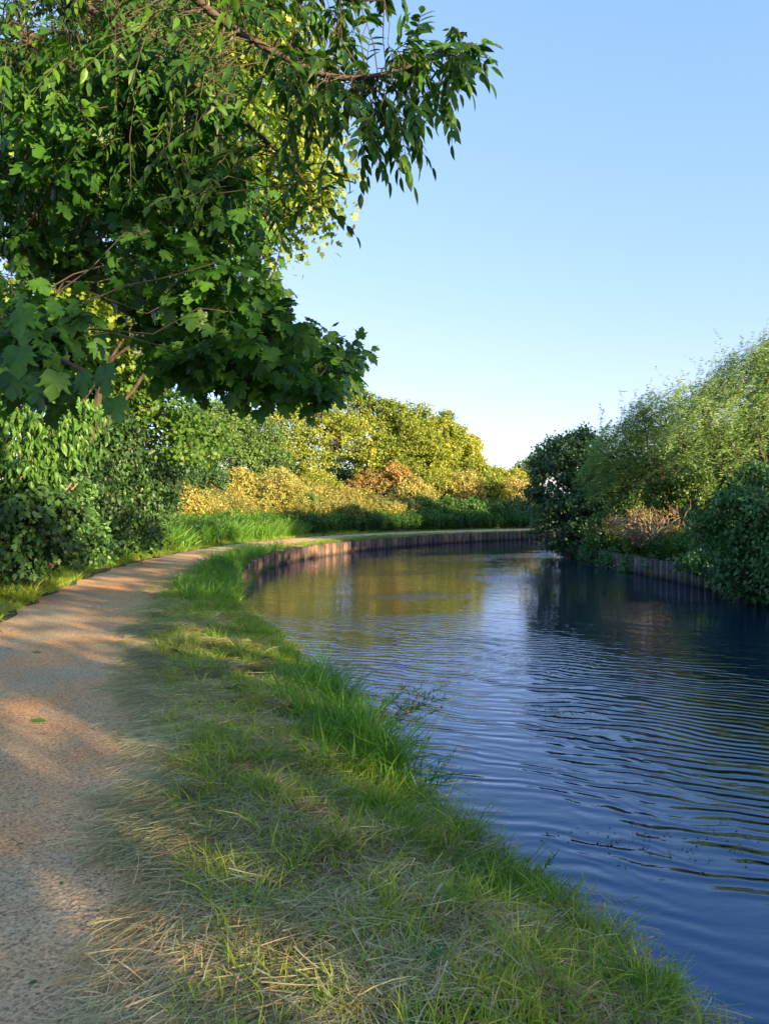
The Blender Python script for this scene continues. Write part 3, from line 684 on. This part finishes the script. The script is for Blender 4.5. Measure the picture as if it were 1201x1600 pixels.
regs = [([(0, 430), (120, 440), (150, 520), (130, 640), (60, 630), (0, 610)], 36, 3.4, 4.6, .135),
        ([(0, 60), (250, 60), (340, 150), (400, 330), (390, 420), (440, 480), (380, 560), (250, 560), (200, 440), (0, 400)], 250, 4.3, 7.2, .14),
        ([(300, 430), (380, 440), (470, 500), (400, 580), (300, 590), (230, 560)], 70, 4.6, 6.0, .14),
        ([(400, 500), (485, 500), (560, 545), (545, 590), (480, 600), (420, 600)], 40, 5.2, 5.9, .12),
        ([(230, 545), (520, 570), (510, 610), (260, 595)], 40, 4.6, 5.6, .14),
        ([(380, 380), (450, 420), (430, 470), (370, 440)], 10, 5, 6, .12)]
LP, LA, LN, LS = [], [], [], []
for poly, k, d0, d1, s in regs:
    q = poly_sample(poly, k)
    for px, py in q:
        c = at(px, py, rng.uniform(d0, d1))
        j = np.argmin(np.linalg.norm(apts - c, axis=1)); tw = bend(apts[j], c, 5, .05, .25)
        wood.add(*tube(tw, np.linspace(.006, .0025, 5), 5))
        m_ = int(rng.integers(17, 26))
        t = rng.uniform(.25, 1.0, m_); pp = tw[0] + (tw[-1] - tw[0]) * t[:, None] if np.linalg.norm(tw[-1] - tw[0]) < .7 else c + rng.normal(0, .02, (m_, 3))
        d = norm(rng.normal(size=(m_, 3)) * (1, 1, .6)); d[:, 2] -= .35
        LP.append(pp + d * .09 + rng.normal(0, .05, (m_, 3)) ); LA.append(norm(d) + (0, 0, -.55)); LN.append(rng.normal(size=(m_, 3)) * .45 + (0.1, -.35, .8)); LS.append(s * .74 * rng.uniform(.6, 1.2, m_))
# a few placed leaves
for px, py, d, s in [(165, 590, 3.0, .17), (178, 640, 3.0, .14), (130, 600, 3.05, .14), (30, 560, 2.8, .16), (40, 500, 2.9, .16), (20, 600, 2.9, .15), (90, 600, 3.0, .15), (415, 455, 5.2, .12), (505, 610, 5.3, .12), (530, 605, 5.3, .12), (290, 605, 4.8, .15), (360, 480, 4.7, .14)]:
    LP.append(at(px, py - 18, d)[None]); LA.append(np.array([(rng.normal(0, .2), -.25, -1)])); LN.append(np.array([(rng.normal(0, .25), -1, .35)])); LS.append(np.array([s * .8]))
LP, LA, LN, LS = map(np.concatenate, (LP, LA, LN, LS))
obj('branches', wood.mesh('branches', M['bark'], True), syc)
leaves(syc, T_MAPLE, LP, frames(LA, LN), LS, M['sycamore'], 'foliage', 'leaf', 300)

ash = thing('ash_tree', 'near ash with long compound leaves reaching over the water at the top', 'tree', base_at(-4.9, 1.6))
b = np.array(ash.location); tg = Geo(); tg.add(*tube(bend(b - (0, 0, .1), b + (.3, .6, 7.5), 9, 0, .12), np.linspace(.26, .15, 9), 10))
obj('trunk', tg.mesh('trunk', M['bark'], True), ash)
wood = Geo(); apts = []
arms = [[(-900, -500, 4.2), (0, -300, 4.4), (250, -60, 4.4), (330, 25, 4.4), (440, 90, 4.4), (520, 125, 4.4), (600, 118, 4.4), (680, 90, 4.4), (745, 68, 4.4)],
        [(-900, -500, 4.2), (200, -200, 4.6), (420, -60, 4.6), (520, 0, 4.6), (600, 0, 4.6)],
        [(-900, -400, 4.2), (-100, -150, 5.0), (150, 20, 5.0), (330, 150, 5.0), (430, 230, 4.8), (490, 300, 4.8)],
        [(-900, -400, 4.2), (-300, -100, 4.6), (0, 40, 4.8), (120, 110, 4.8), (240, 200, 4.8)]]
for k, a in enumerate(arms):
    P = np.array([at(*q) for q in a]); P = np.concatenate([P[:1], chaikin(P[1:], 2)]); P[0] = b + (.3, .6, 5.5 + .4 * k)
    wood.add(*tube(P, np.linspace(.034, .003, len(P)), 7)); apts.append(P[6:])
apts = np.concatenate(apts)
LP, LA, LN, LS = [], [], [], []
def compound(p0, direction, length, ls, pairs):
    """drooping rachis with leaflet pairs and one at the end"""
    d = norm(np.asarray(direction, float)); t = np.linspace(0, 1, pairs + 2)
    P = p0 + d * length * t[:, None]; P[:, 2] -= .3 * length * t ** 2
    wood.add(*tube(P, np.linspace(.0035, .0015, len(P)), 3))
    tg_ = norm(np.gradient(P, axis=0)); up = norm(np.array((rng.normal(0, .35), rng.normal(-.25, .35), 1)))
    for i in range(1, len(P)):
        side_ = norm(np.cross(tg_[i], up))
        for s in ((-1, 1) if i < len(P) - 1 else (0,)):
            LP.append(P[i]); LA.append(norm(tg_[i] * (.75 if s else 1) + side_ * s * .75 + (0, 0, -.25)) + rng.normal(0, .12, 3)); LN.append(up + rng.normal(0, .3, 3)); LS.append(ls * rng.uniform(.8, 1.15))
def ash_region(poly, k, d0, d1, ln, ls):
    for px, py in poly_sample(poly, k):
        c = at(px, py, rng.uniform(d0, d1)); j = np.argmin(np.linalg.norm(apts - c, axis=1)); a0 = apts[j]
        if np.linalg.norm(c - a0) > .12: wood.add(*tube(bend(a0, c, 4, .05, .3), np.linspace(.004, .002, 4), 4))
        out = norm(c - a0); dr = out * .8 + (rng.normal(.2, .5), rng.normal(0, .5), rng.uniform(-.65, .25))
        compound(c, dr, ln * rng.uniform(.75, 1.2), ls, int(rng.integers(3, 6)))
ash_region([(400, 60), (560, 90), (640, 110), (700, 110), (680, 160), (600, 190), (520, 180), (440, 150)], 70, 4.0, 4.9, .27, .10)
ash_region([(600, 60), (700, 70), (735, 80), (700, 130), (640, 130)], 40, 4.2, 4.6, .24, .10)
ash_region([(705, 40), (745, 45), (740, 80), (710, 80)], 9, 4.3, 4.5, .12, .055)
ash_region([(560, 170), (680, 150), (650, 200), (600, 220), (550, 220)], 12, 4.2, 4.7, .22, .10)
ash_region([(400, -40), (600, -40), (590, 20), (540, 60), (400, 80)], 40, 4.3, 5.0, .24, .10)
ash_region([(400, 180), (470, 200), (510, 300), (480, 340), (420, 330)], 12, 4.4, 5.4, .25, .10)
ash_region([(0, -60), (420, -60), (410, 120), (350, 330), (290, 330), (180, 240), (0, 120)], 420, 3.9, 6.6, .30, .085)
ash_region([(-150, -200), (650, -200), (600, -60), (-150, -60)], 90, 3.6, 6.0, .30, .11)
LP = np.array(LP); LA = np.array(LA); LN = np.array(LN); LS = np.array(LS)
obj('branches', wood.mesh('branches', M['bark'], True), ash)
leaves(ash, T_LEAFLET, LP, frames(LA, LN), LS, M['ash'], 'foliage', 'leaflet', 300)

# ------------------------------------------------------------------ scatter (ground cover)
def scatter(name, label, P, rot, scl, pick, meshes):
    c = bpy.data.collections.new(name + '_source')
    for k, me in enumerate(meshes):
        c.objects.link(bpy.data.objects.new('%s_source_%02d' % (name, k), me))
    me = bpy.data.meshes.new(name); me.vertices.add(len(P)); me.vertices.foreach_set('co', np.asarray(P, np.float32).ravel())
    for nm, ty, dat, key in (('rot', 'FLOAT_VECTOR', rot, 'vector'), ('scl', 'FLOAT', scl, 'value'), ('pick', 'INT', pick, 'value')):
        a = me.attributes.new(nm, ty, 'POINT'); a.data.foreach_set(key, np.asarray(dat, np.int32 if ty == 'INT' else np.float32).ravel())
    o = bpy.data.objects.new(name, me); link(o); o['label'] = label; o['kind'] = 'stuff'
    ng = bpy.data.node_groups.new(name, 'GeometryNodeTree')
    ng.interface.new_socket('Geometry', in_out='INPUT', socket_type='NodeSocketGeometry'); ng.interface.new_socket('Geometry', in_out='OUTPUT', socket_type='NodeSocketGeometry')
    nn = ng.nodes; li = ng.links
    gi = nn.new('NodeGroupInput'); go = nn.new('NodeGroupOutput'); ip = nn.new('GeometryNodeInstanceOnPoints'); ci = nn.new('GeometryNodeCollectionInfo')
    ci.inputs['Collection'].default_value = c; ci.inputs['Separate Children'].default_value = True; ci.inputs['Reset Children'].default_value = True
    def na(nm, ty):
        x = nn.new('GeometryNodeInputNamedAttribute'); x.data_type = ty; x.inputs['Name'].default_value = nm; return x.outputs[0]
    er = nn.new('FunctionNodeEulerToRotation'); li.new(na('rot', 'FLOAT_VECTOR'), er.inputs[0])
    li.new(gi.outputs[0], ip.inputs['Points']); li.new(ci.outputs[0], ip.inputs['Instance']); ip.inputs['Pick Instance'].default_value = True
    li.new(na('pick', 'INT'), ip.inputs['Instance Index']); li.new(er.outputs[0], ip.inputs['Rotation']); li.new(na('scl', 'FLOAT'), ip.inputs['Scale'])
    li.new(ip.outputs[0], go.inputs[0])
    md = o.modifiers.new('scatter', 'NODES'); md.node_group = ng
    return o
def ribbon(P, w):
    P = np.asarray(P); n = len(P); d = norm(np.gradient(P, axis=0)); s = norm(np.cross(d, rng.normal(0, .5, 3) + (0, 0, 1)))
    ww = (w * np.array([.8, 1, .8, .15]) if n == 4 else w * np.linspace(1, .15, n))[:, None]
    V = np.empty((2 * n, 3)); V[0::2] = P - s * ww / 2; V[1::2] = P + s * ww / 2
    return V, np.array([(2 * i, 2 * i + 1, 2 * i + 3, 2 * i + 2) for i in range(n - 1)])
def tuft(nb, h, w, spread, lean, mt, name='tuft'):
    g = Geo()
    for _ in range(nb):
        a = rng.uniform(0, 2 * math.pi); r = spread * math.sqrt(rng.random()); hh = h * rng.uniform(.45, 1.15)
        p = np.array((r * math.cos(a), r * math.sin(a), -.01)); a2 = a + rng.normal(0, .9); ln = lean * rng.uniform(.3, 1.5)
        t = np.linspace(0, 1, 4)[:, None]
        P = p + np.array((math.cos(a2), math.sin(a2), 0)) * (hh * ln * t ** 2) + np.array((0, 0, 1)) * (hh * t * (1 - .35 * min(ln, 1.4) * t))
        g.add(*ribbon(P, w * rng.uniform(.6, 1.3)), rng.random())
    return g.mesh(name, mt)
def mat_patch(nb, L0, w, rad, zt, mt, adir=None, aspread=3.2, name='mat'):
    g = Geo()
    for _ in range(nb):
        a = rng.uniform(0, 2 * math.pi); r = rad * math.sqrt(rng.random()); ln = L0 * rng.uniform(.35, 1.25)
        a2 = rng.uniform(0, 2 * math.pi) if adir is None else adir + rng.normal(0, aspread)
        cur = rng.normal(0, .5); n = 5; ang = a2 + cur * np.linspace(-.5, .5, n)
        st = np.stack([np.cos(ang), np.sin(ang)], 1) * ln / (n - 1); xy = np.cumsum(st, 0); xy -= xy.mean(0); xy += (r * math.cos(a), r * math.sin(a))
        z0 = zt * rng.random() ** 1.5; z = z0 + rng.normal(0, .05 * ln, 1) * np.linspace(-1, 1, n) + np.abs(rng.normal(0, .04 * ln)) * (1 - np.linspace(-1, 1, n) ** 2)
        z = np.maximum(z, .002)
        g.add(*ribbon(np.column_stack([xy, z]), w * rng.uniform(.6, 1.4)), rng.random())
    return g.mesh(name, mt)
def zone(x0, x1, y0, y1, n): return np.column_stack([rng.uniform(x0, x1, n), rng.uniform(y0, y1, n)])
def place(name, label, Q, meshes, smin, smax, tilt=.15, dz=0, picks=None, yaw=None, falloff=True):
    n = len(Q); z = height(Q) + dz
    rot = np.column_stack([rng.normal(0, tilt, n), rng.normal(0, tilt, n), rng.uniform(0, 6.283, n) if yaw is None else yaw])
    return scatter(name, label, np.column_stack([Q, z]), rot, rng.uniform(smin, smax, n), rng.integers(0, len(meshes), n) if picks is None else picks, meshes)
def clumpy(Q, s=1.0, ph=0.): return .5 + .5 * (np.sin(Q[:, 0] * 2.3 * s + ph + 1.3 * np.sin(Q[:, 1] * 1.1 * s)) * np.sin(Q[:, 1] * 1.9 * s + ph * 2 + 1.1 * np.sin(Q[:, 0] * 1.7 * s)) + .5 * np.sin(Q[:, 0] * 5.1 * s - Q[:, 1] * 4.3 * s + ph)) / 1.5
short = [tuft(30, .085, .0036, .06, .7, M['grass']) for _ in range(6)]
mid = [tuft(26, .17, .0046, .05, .8, M['grass']) for _ in range(5)]
lush = [tuft(34, .30, .0052, .06, .75, M['lush']) for _ in range(5)]
haym = [mat_patch(80, .17, .0032, .13, .035, M['hay']) for _ in range(6)]
hayd = [mat_patch(60, .20, .0032, .16, .02, M['hay'], .55, .55) for _ in range(5)]
strawm = [mat_patch(46, .16, .0032, .13, .02, M['straw'], .5, .9) for _ in range(5)]

# between path and canal
Q = zone(-8, 3, -1, 40, 520000); Fd = fields(Q); dl, dr, ins, dp = Fd
bank = (~ins) & (dp < 0) & (dl < dr)
dist = np.hypot(Q[:, 0], Q[:, 1]); dens = np.clip(1 / (1 + (np.maximum(dist - 3, 0) / 5) ** 1.5), .06, 1)
def sel(mask, p): return Q[mask & (rng.random(len(Q)) < p)]
near = dist < 40
thatch = [mat_patch(70, .09, .004, .12, .03, M['thatch']) for _ in range(4)]
m_b = bank & (-dp > 1.12)
q = sel(m_b & near, dens * .2 * (.3 + .9 * clumpy(Q, 1.4))); place('short_grass', 'short mown green grass covering the near canal bank', q, short, .8, 1.6)
q = sel(m_b & (dl < 1.5), dens * .075 * clumpy(Q, 1.6, 2.)**1.6 * 1.6); place('bank_grass', 'yellow green tufts of longer grass across the bank', q, mid, .7, 1.4)
edge_in = ins & (dl < .10) & (dl < dr)
q = sel(((bank & (dl < .42)) | edge_in) & (Q[:, 1] < 25), dens * .13 * (.06 + 1.3 * clumpy(Q, 1.1, 4.) ** 3)); place('edge_grass', 'lush green grass fringe leaning over the water edge', q, lush, .3, .8, .35)
q = sel(((bank & (dl < .5)) | edge_in) & (Q[:, 1] < 27), dens * .24 * (.3 + clumpy(Q, 1.7, 9.))); place('edge_tufts', 'yellow green tufts along the lip of the bank', q, mid, .5, 1.2, .35)
q = sel(m_b & near, dens * .085 * (.08 + 1.5 * clumpy(Q, 1.8, 1.) ** 2)); place('cut_hay', 'matted grey green cut grass lying on the bank', q, haym, .8, 1.5, .12, .02)
mp_ = (dp < -.28) & (dp > -1.6) & (~ins)
q = sel(mp_ & near, dens * .20 * sstep(.72, 1.15, -dp + .25 * (clumpy(Q, 1.6, 3.) - .5))); place('path_hay', 'pale clippings strewn along the right edge of the path', q, hayd, .7, 1.3, .03, .018, yaw=rng.normal(.2, .35, len(q)))
mp2 = (dp > -.95) & (dp < .9)
q = sel(mp2 & (dist < 14), dens * .014 * clumpy(Q, 1.5, 3.)); place('loose_straw', 'scattered single straws on the path', q, [mat_patch(4, .10, .0035, .15, .008, M['hay'], .5, .9) for _ in range(5)], .7, 1.2, .02, .02)
q = sel((~ins) & (dp < -.7) & (dist < 4.2) & (dl < dr), .09 * sstep(.7, 1.1, -dp) * (1 - sstep(2.8, 4.2, dist)) * (.3 + clumpy(Q, 2.0, 5.))); place('near_straw', 'golden straw clippings in the nearest corner of the bank', q, strawm, .8, 1.4, .08, .025, yaw=rng.normal(.2, .6, len(q)))
q = sel(m_b & near, dens * .09 * np.clip(clumpy(Q, 1.9, 12.) * 2.2 - .9, 0, 1)); place('dead_thatch', 'brown dead thatch in bare patches between the grass', q, thatch, .8, 1.4, .1, .02)
def rosette():
    g = Geo(); nl = int(rng.integers(4, 7)); a = np.arange(nl) * 6.283 / nl + rng.normal(0, .3, nl)
    ax = np.stack([np.cos(a), np.sin(a), rng.uniform(.2, .8, nl)], 1)
    V, F_, q_ = stamp(T_OVATE, np.zeros((nl, 3)), frames(ax, np.tile((0, 0, 1.), (nl, 1))), rng.uniform(.05, .1, nl)); g.add(V, F_, q_); return g.mesh('rosette', M['weed'])
q = sel(m_b & (dist < 14), dens * .006); place('broadleaf_weeds', 'small broad leaved weeds among the bank grass', q, [rosette() for _ in range(5)], .6, 1.3, .2, .03)
# left verge
q = sel((dp > .85) & (dp < 2.6), dens * .24 * (.3 + clumpy(Q, 1.2, 6.)) + .0); place('verge_grass', 'green and straw coloured grass verge left of the path', q, short + mid, 1.0, 1.9)
q = sel((dp > 1.0) & (dp < 2.4), dens * .05 * clumpy(Q, 1.0, 7.)); place('verge_hay', 'dry cut grass lying on the left verge', q, haym, .9, 1.5, .05, .02)
# pebbles
def blob():
    bm_v = rand_dir(1); 
    v = np.array([(1, 0, 0), (-1, 0, 0), (0, 1, 0), (0, -1, 0), (0, 0, 1), (0, 0, -1)], float) * rng.uniform(.7, 1.2, (6, 1)) * (1, .8, .55)
    f = np.array([(0, 2, 4), (2, 1, 4), (1, 3, 4), (3, 0, 4), (2, 0, 5), (1, 2, 5), (3, 1, 5), (0, 3, 5)])
    return raw_mesh('pebble', v, f, M['pebble'])
Q2 = zone(-6.2, -.2, 1.5, 12, 60000); dp2, sp2 = seg_dist(Q2, PATH); Q2 = Q2[(dp2 < .82) & (rng.random(len(Q2)) < np.clip(14 / (Q2[:, 1] ** 2 + 4), 0, 1))]
place('gravel', 'small loose gravel on the path surface', Q2, [blob() for _ in range(5)], .004, .011, .4, .016)

Qc = np.concatenate([rng.normal((-3.75, 21.5), (.45, 2.2), (700, 2)), rng.normal((-2.9, 15.2), (.4, 1.4), (260, 2)), rng.normal((-.35, 6.9), (.2, .6), (80, 2)), rng.normal((.0, 5.3), (.2, .25), (60, 2))]); fc = fields(Qc)
Qc = Qc[(~fc[2] | (fc[0] < .15)) & (fc[3] < -1.2)]; place('edge_clumps', 'tall bright grass clumps overhanging the water where the piling begins', Qc, lush, .8, 1.7, .35)
Qe = resample(LIP[LIP[:, 1] > 20], .07); Qe = Qe[Qe[:, 0] < 16] + rng.normal(0, .07, (len(Qe[Qe[:, 0] < 16]), 2)); Qe = Qe[rng.random(len(Qe)) < .25 + .75 * (clumpy(Qe, .7) > .5)]
scatter('overhanging_grass', 'grass hanging over the top of the piling wall', np.column_stack([Qe, np.full(len(Qe), .33)]), np.column_stack([rng.normal(0, .8, (len(Qe), 2)), rng.uniform(0, 6.28, len(Qe))]), rng.uniform(.5, 1.1, len(Qe)), rng.integers(0, 5, len(Qe)), lush)
Ql = zone(-6.5, -.8, 1.6, 14, 700); dq, _ = seg_dist(Ql, PATH); Ql = Ql[dq < 1.0]
place('path_litter', 'small dry leaf bits and twigs on the path', Ql, [raw_mesh('bit', T_OVATE[0] * (.03, .03, .01), T_OVATE[1], M['thatch'], np.full(len(T_OVATE[1]), .3)), raw_mesh('bit', T_OVATE[0] * (.03, .03, .01), T_OVATE[1], M['weed'], np.full(len(T_OVATE[1]), .4)), mat_patch(1, .08, .004, .01, .004, M['drystalk'])], .5, 1.3, .1, .022)
# far verge and slopes
Q3 = zone(-14, 16, 24, 56, 90000); dl3, dr3, in3, dp3 = fields(Q3)
bk = (~in3) & (dl3 < dr3)
mq = bk & (dp3 < -.85) & (rng.random(len(Q3)) < .5) | (bk & (dp3 > .7) & (dp3 < 1.8) & (rng.random(len(Q3)) < .5))
place('far_grass', 'mown green strip of grass on top of the piling wall', Q3[mq], mid + short, .35, .8)
far_gr = [tuft(24, .62, .016, .2, .5, M['lush']) for _ in range(4)]
Qs = zone(-14, 0, 15, 36, 60000); dls, drs, ins_, dps = fields(Qs)
mq = (~ins_) & (dps > 1.5) & (dps < 4.2) & (Qs[:, 1] > 15) & (rng.random(len(Qs)) < .30 * sstep(15, 21, Qs[:, 1]))
place('tall_grass', 'tall bright green grass on the slope beside the path', Qs[mq], far_gr, .8, 1.6)
def weed(hh, nl, mt, ls, T=T_DIA, seed=0):
    g = Geo()
    for s in range(4):
        a = rng.uniform(0, 6.28); P = bend((rng.normal(0, .06), rng.normal(0, .06), 0), (rng.normal(0, .16), rng.normal(0, .16), hh * rng.uniform(.7, 1.1)), 5, 0, .2)
        g.add(*ribbon(P, .012), .5)
        t = rng.uniform(.15, 1, nl); pp = np.stack([np.interp(t, np.linspace(0, 1, 5), P[:, k]) for k in range(3)], 1)
        ax = rng.normal(size=(nl, 3)); ax[:, 2] = ax[:, 2] * .3 - .1
        V, F_, q_ = stamp(T, pp, frames(ax, rng.normal(size=(nl, 3)) * .4 + (0, 0, 1)), ls * rng.uniform(.6, 1.2, nl)); g.add(V, F_[:, :3], q_)
    return g
def weed_mesh(hh, nl, mt, ls):
    g = weed(hh, nl, mt, ls); return g.mesh('weed', mt)
nett = [weed_mesh(1.0, 34, M['weed'], .12) for _ in range(5)]
goldw = [weed_mesh(1.1, 34, M['gold'], .11) for _ in range(5)]
mq = bk & (dp3 > 1.6) & (dp3 < 5.0) & (rng.random(len(Q3)) < .26)
place('nettle_bed', 'band of green nettles and brambles along the path bend', Q3[mq], nett, .55, 1.0)
Qg = zone(-14, 2, 24, 46, 40000); a_, b_, c_, dg = fields(Qg)
mq = (~c_) & (dg > 3.4) & (dg < 9) & (rng.random(len(Qg)) < .24 * sstep(26, 31, Qg[:, 1]))
place('flowering_slope', 'sunlit golden weeds in seed covering the upper slope', Qg[mq], goldw, .7, 1.25)
Qh = zone(-13, -5.5, 8, 24, 16000); a_, b_, c_, dh = fields(Qh)
mq = (dh > 2.0) & (dh < 5) & (rng.random(len(Qh)) < .22)
place('hedge_weeds', 'nettles and weeds at the foot of the left hedge', Qh[mq], nett, .35, .8)
Qr = zone(7.5, 16, -5, 42, 26000); a_, b_, c_, dh = fields(Qr)
mq = (~c_) & (b_ < 5) & (rng.random(len(Qr)) < .3)
place('right_bank_weeds', 'weeds and nettles covering the top of the right bank', Qr[mq], nett, .5, .9)
# field grass far away is plain ground

# ------------------------------------------------------------------ single plants at the edge
def stalk_plant(name, label, base, stems, mt, heads=None, leafm=None):
    r = thing(name, label, 'plant', base); g = Geo(); hg = Geo(); b = np.array(base, float)
    for (dx, dy, hh) in stems:
        P = bend(b + rng.normal(0, .015, 3) * (1, 1, 0), b + (dx, dy, hh), 6, .04, .12); g.add(*tube(P, np.linspace(.003, .0014, 6), 4))
        if heads:
            sph = np.array([(1, 0, 0), (-1, 0, 0), (0, 1, 0), (0, -1, 0), (0, 0, 1.4), (0, 0, -1.2)], float)
            f = np.array([(0, 2, 4), (2, 1, 4), (1, 3, 4), (3, 0, 4), (2, 0, 5), (1, 2, 5), (3, 1, 5), (0, 3, 5)]); hg.add(sph * heads + P[-1], f)
        if leafm:
            nl = 26; t = rng.uniform(.2, 1, nl); pp = np.stack([np.interp(t, np.linspace(0, 1, 6), P[:, k]) for k in range(3)], 1)
            ax = norm(P[-1] - P[0]) * .8 + rng.normal(size=(nl, 3)) * .5; V, F_, q_ = stamp(T_NAR, pp, frames(ax, rng.normal(size=(nl, 3))), leafm * rng.uniform(.5, 1.2, nl)); hg.add(V, F_, q_)
    obj('stem', g.mesh('stem', mt, True), r)
    if hg.n: obj('seed_head' if heads else 'foliage', hg.mesh('head', mt if heads else M['lush']), r)
    return r
def bz(x, y): return (x, y, max(H1(x, y), .05))
stalk_plant('dry_flower_stalk', 'dark dry flower stalks with round heads leaning over the water', bz(.12, 5.35), [(.12, .2, .62), (.2, .1, .35), (.05, .25, .5), (.3, .2, .55)], M['drystalk'], .012)
stalk_plant('feathery_plant', 'feathery green horsetail plant standing at the water edge below the dry stalks', bz(.2, 4.75), [(.05 * k - .1, .06 + .02 * (k % 3), .25 + .04 * (k % 4)) for k in range(9)], M['lush'], None, .045)
stalk_plant('feathery_plant', 'small feathery plant against the blue water lower down the bank', bz(.66, 3.72), [(.04 * k, .08, .18 + .03 * (k % 3)) for k in range(6)], M['lush'], None, .04)
stalk_plant('reed_clump', 'dark thin reeds leaning right over the water beside the lush grass', bz(-.15, 6.1), [(.15 + .05 * k, rng.normal(.1, .1), .3 + .05 * (k % 4)) for k in range(12)], M['drystalk'], None, .07)
stalk_plant('seed_grass', 'pale green grass seed heads at the water edge near the bottom right', bz(1.02, 2.9), [(.05, .0, .3), (.12, .06, .2), (-.03, .05, .25)], M['seed'], .008)
# leaves lying on the path
for px, py, s, lab in [(62, 1126, .12, 'green fallen leaf lying on the gravel nearest the clippings'), (58, 1019, .1, 'small dark fallen leaf farther up the path')]:
    v = ray(px, py); t = (.53 - CAMZ) / v.z; p = v * t
    me = raw_mesh('fallen_leaf', T_OVATE[0] * s * (1, 1, .6), T_OVATE[1], M['droop'], np.full(len(T_OVATE[1]), .7))
    o = obj('fallen_leaf', me, loc=(p.x - s * .5, p.y, H1(p.x, p.y) + .03)); o.rotation_euler = (0, .15, -1.5); tag(o, lab, 'leaf')
# floating weed
Qf = np.concatenate([rng.normal((1.75, 7.6), (.16, .1), (90, 2)), rng.normal((1.6, 4.7), (.35, .1), (70, 2)), rng.normal((2.2, 4.5), (.4, .2), (50, 2))])
me = [mat_patch(3, .03, .006, .03, .004, M['drystalk']), raw_mesh('bit', T_OVATE[0] * (.02, .02, .005), T_OVATE[1], M['weed'], np.full(len(T_OVATE[1]), .6))]
scatter('floating_weed', 'scraps of floating weed on the water', np.column_stack([Qf, np.full(len(Qf), .004)]), np.column_stack([np.zeros((len(Qf), 2)), rng.uniform(0, 6.28, len(Qf))]), rng.uniform(.5, 1.2, len(Qf)), rng.integers(0, 2, len(Qf)), me)

# ------------------------------------------------------------------ gliding bird
m, nt, lk, bs = mat('bird_feather'); bs.inputs['Base Color'].default_value = (.12, .11, .1, 1); bs.inputs['Roughness'].default_value = .8
bc = at(973, 612, 45); br = thing('bird', 'distant bird gliding with spread wings in the pale sky', 'bird', bc)
body = tube([(-.13, 0, 0), (-.09, 0, 0), (0, 0, .005), (.08, 0, .01), (.12, 0, .01)], [.004, .018, .028, .02, .004], 8)
o = bpy.data.objects.new('body', raw_mesh('body', body[0], body[1], m)); link(o, br)
for s in (-1, 1):
    wv = np.array([(.05, 0, .015), (-.03, 0, .015), (.07, s * .15, .05), (-.01, s * .15, .05), (.0, s * .32, .03)], float)
    o = bpy.data.objects.new('wing', raw_mesh('wing', np.concatenate([wv, wv - (0, 0, .008)]), [np.array([(0, 1, 3, 2), (5, 7, 8, 6)]), np.array([(2, 3, 4), (7, 9, 8)])], m)); link(o, br)
br.rotation_euler = (.1, .1, 1.35)
print('TRIS', sum(len(m.loop_triangles) or sum(len(p.vertices) - 2 for p in m.polygons) for m in {o.data for o in sc.objects if o.type == 'MESH'}))
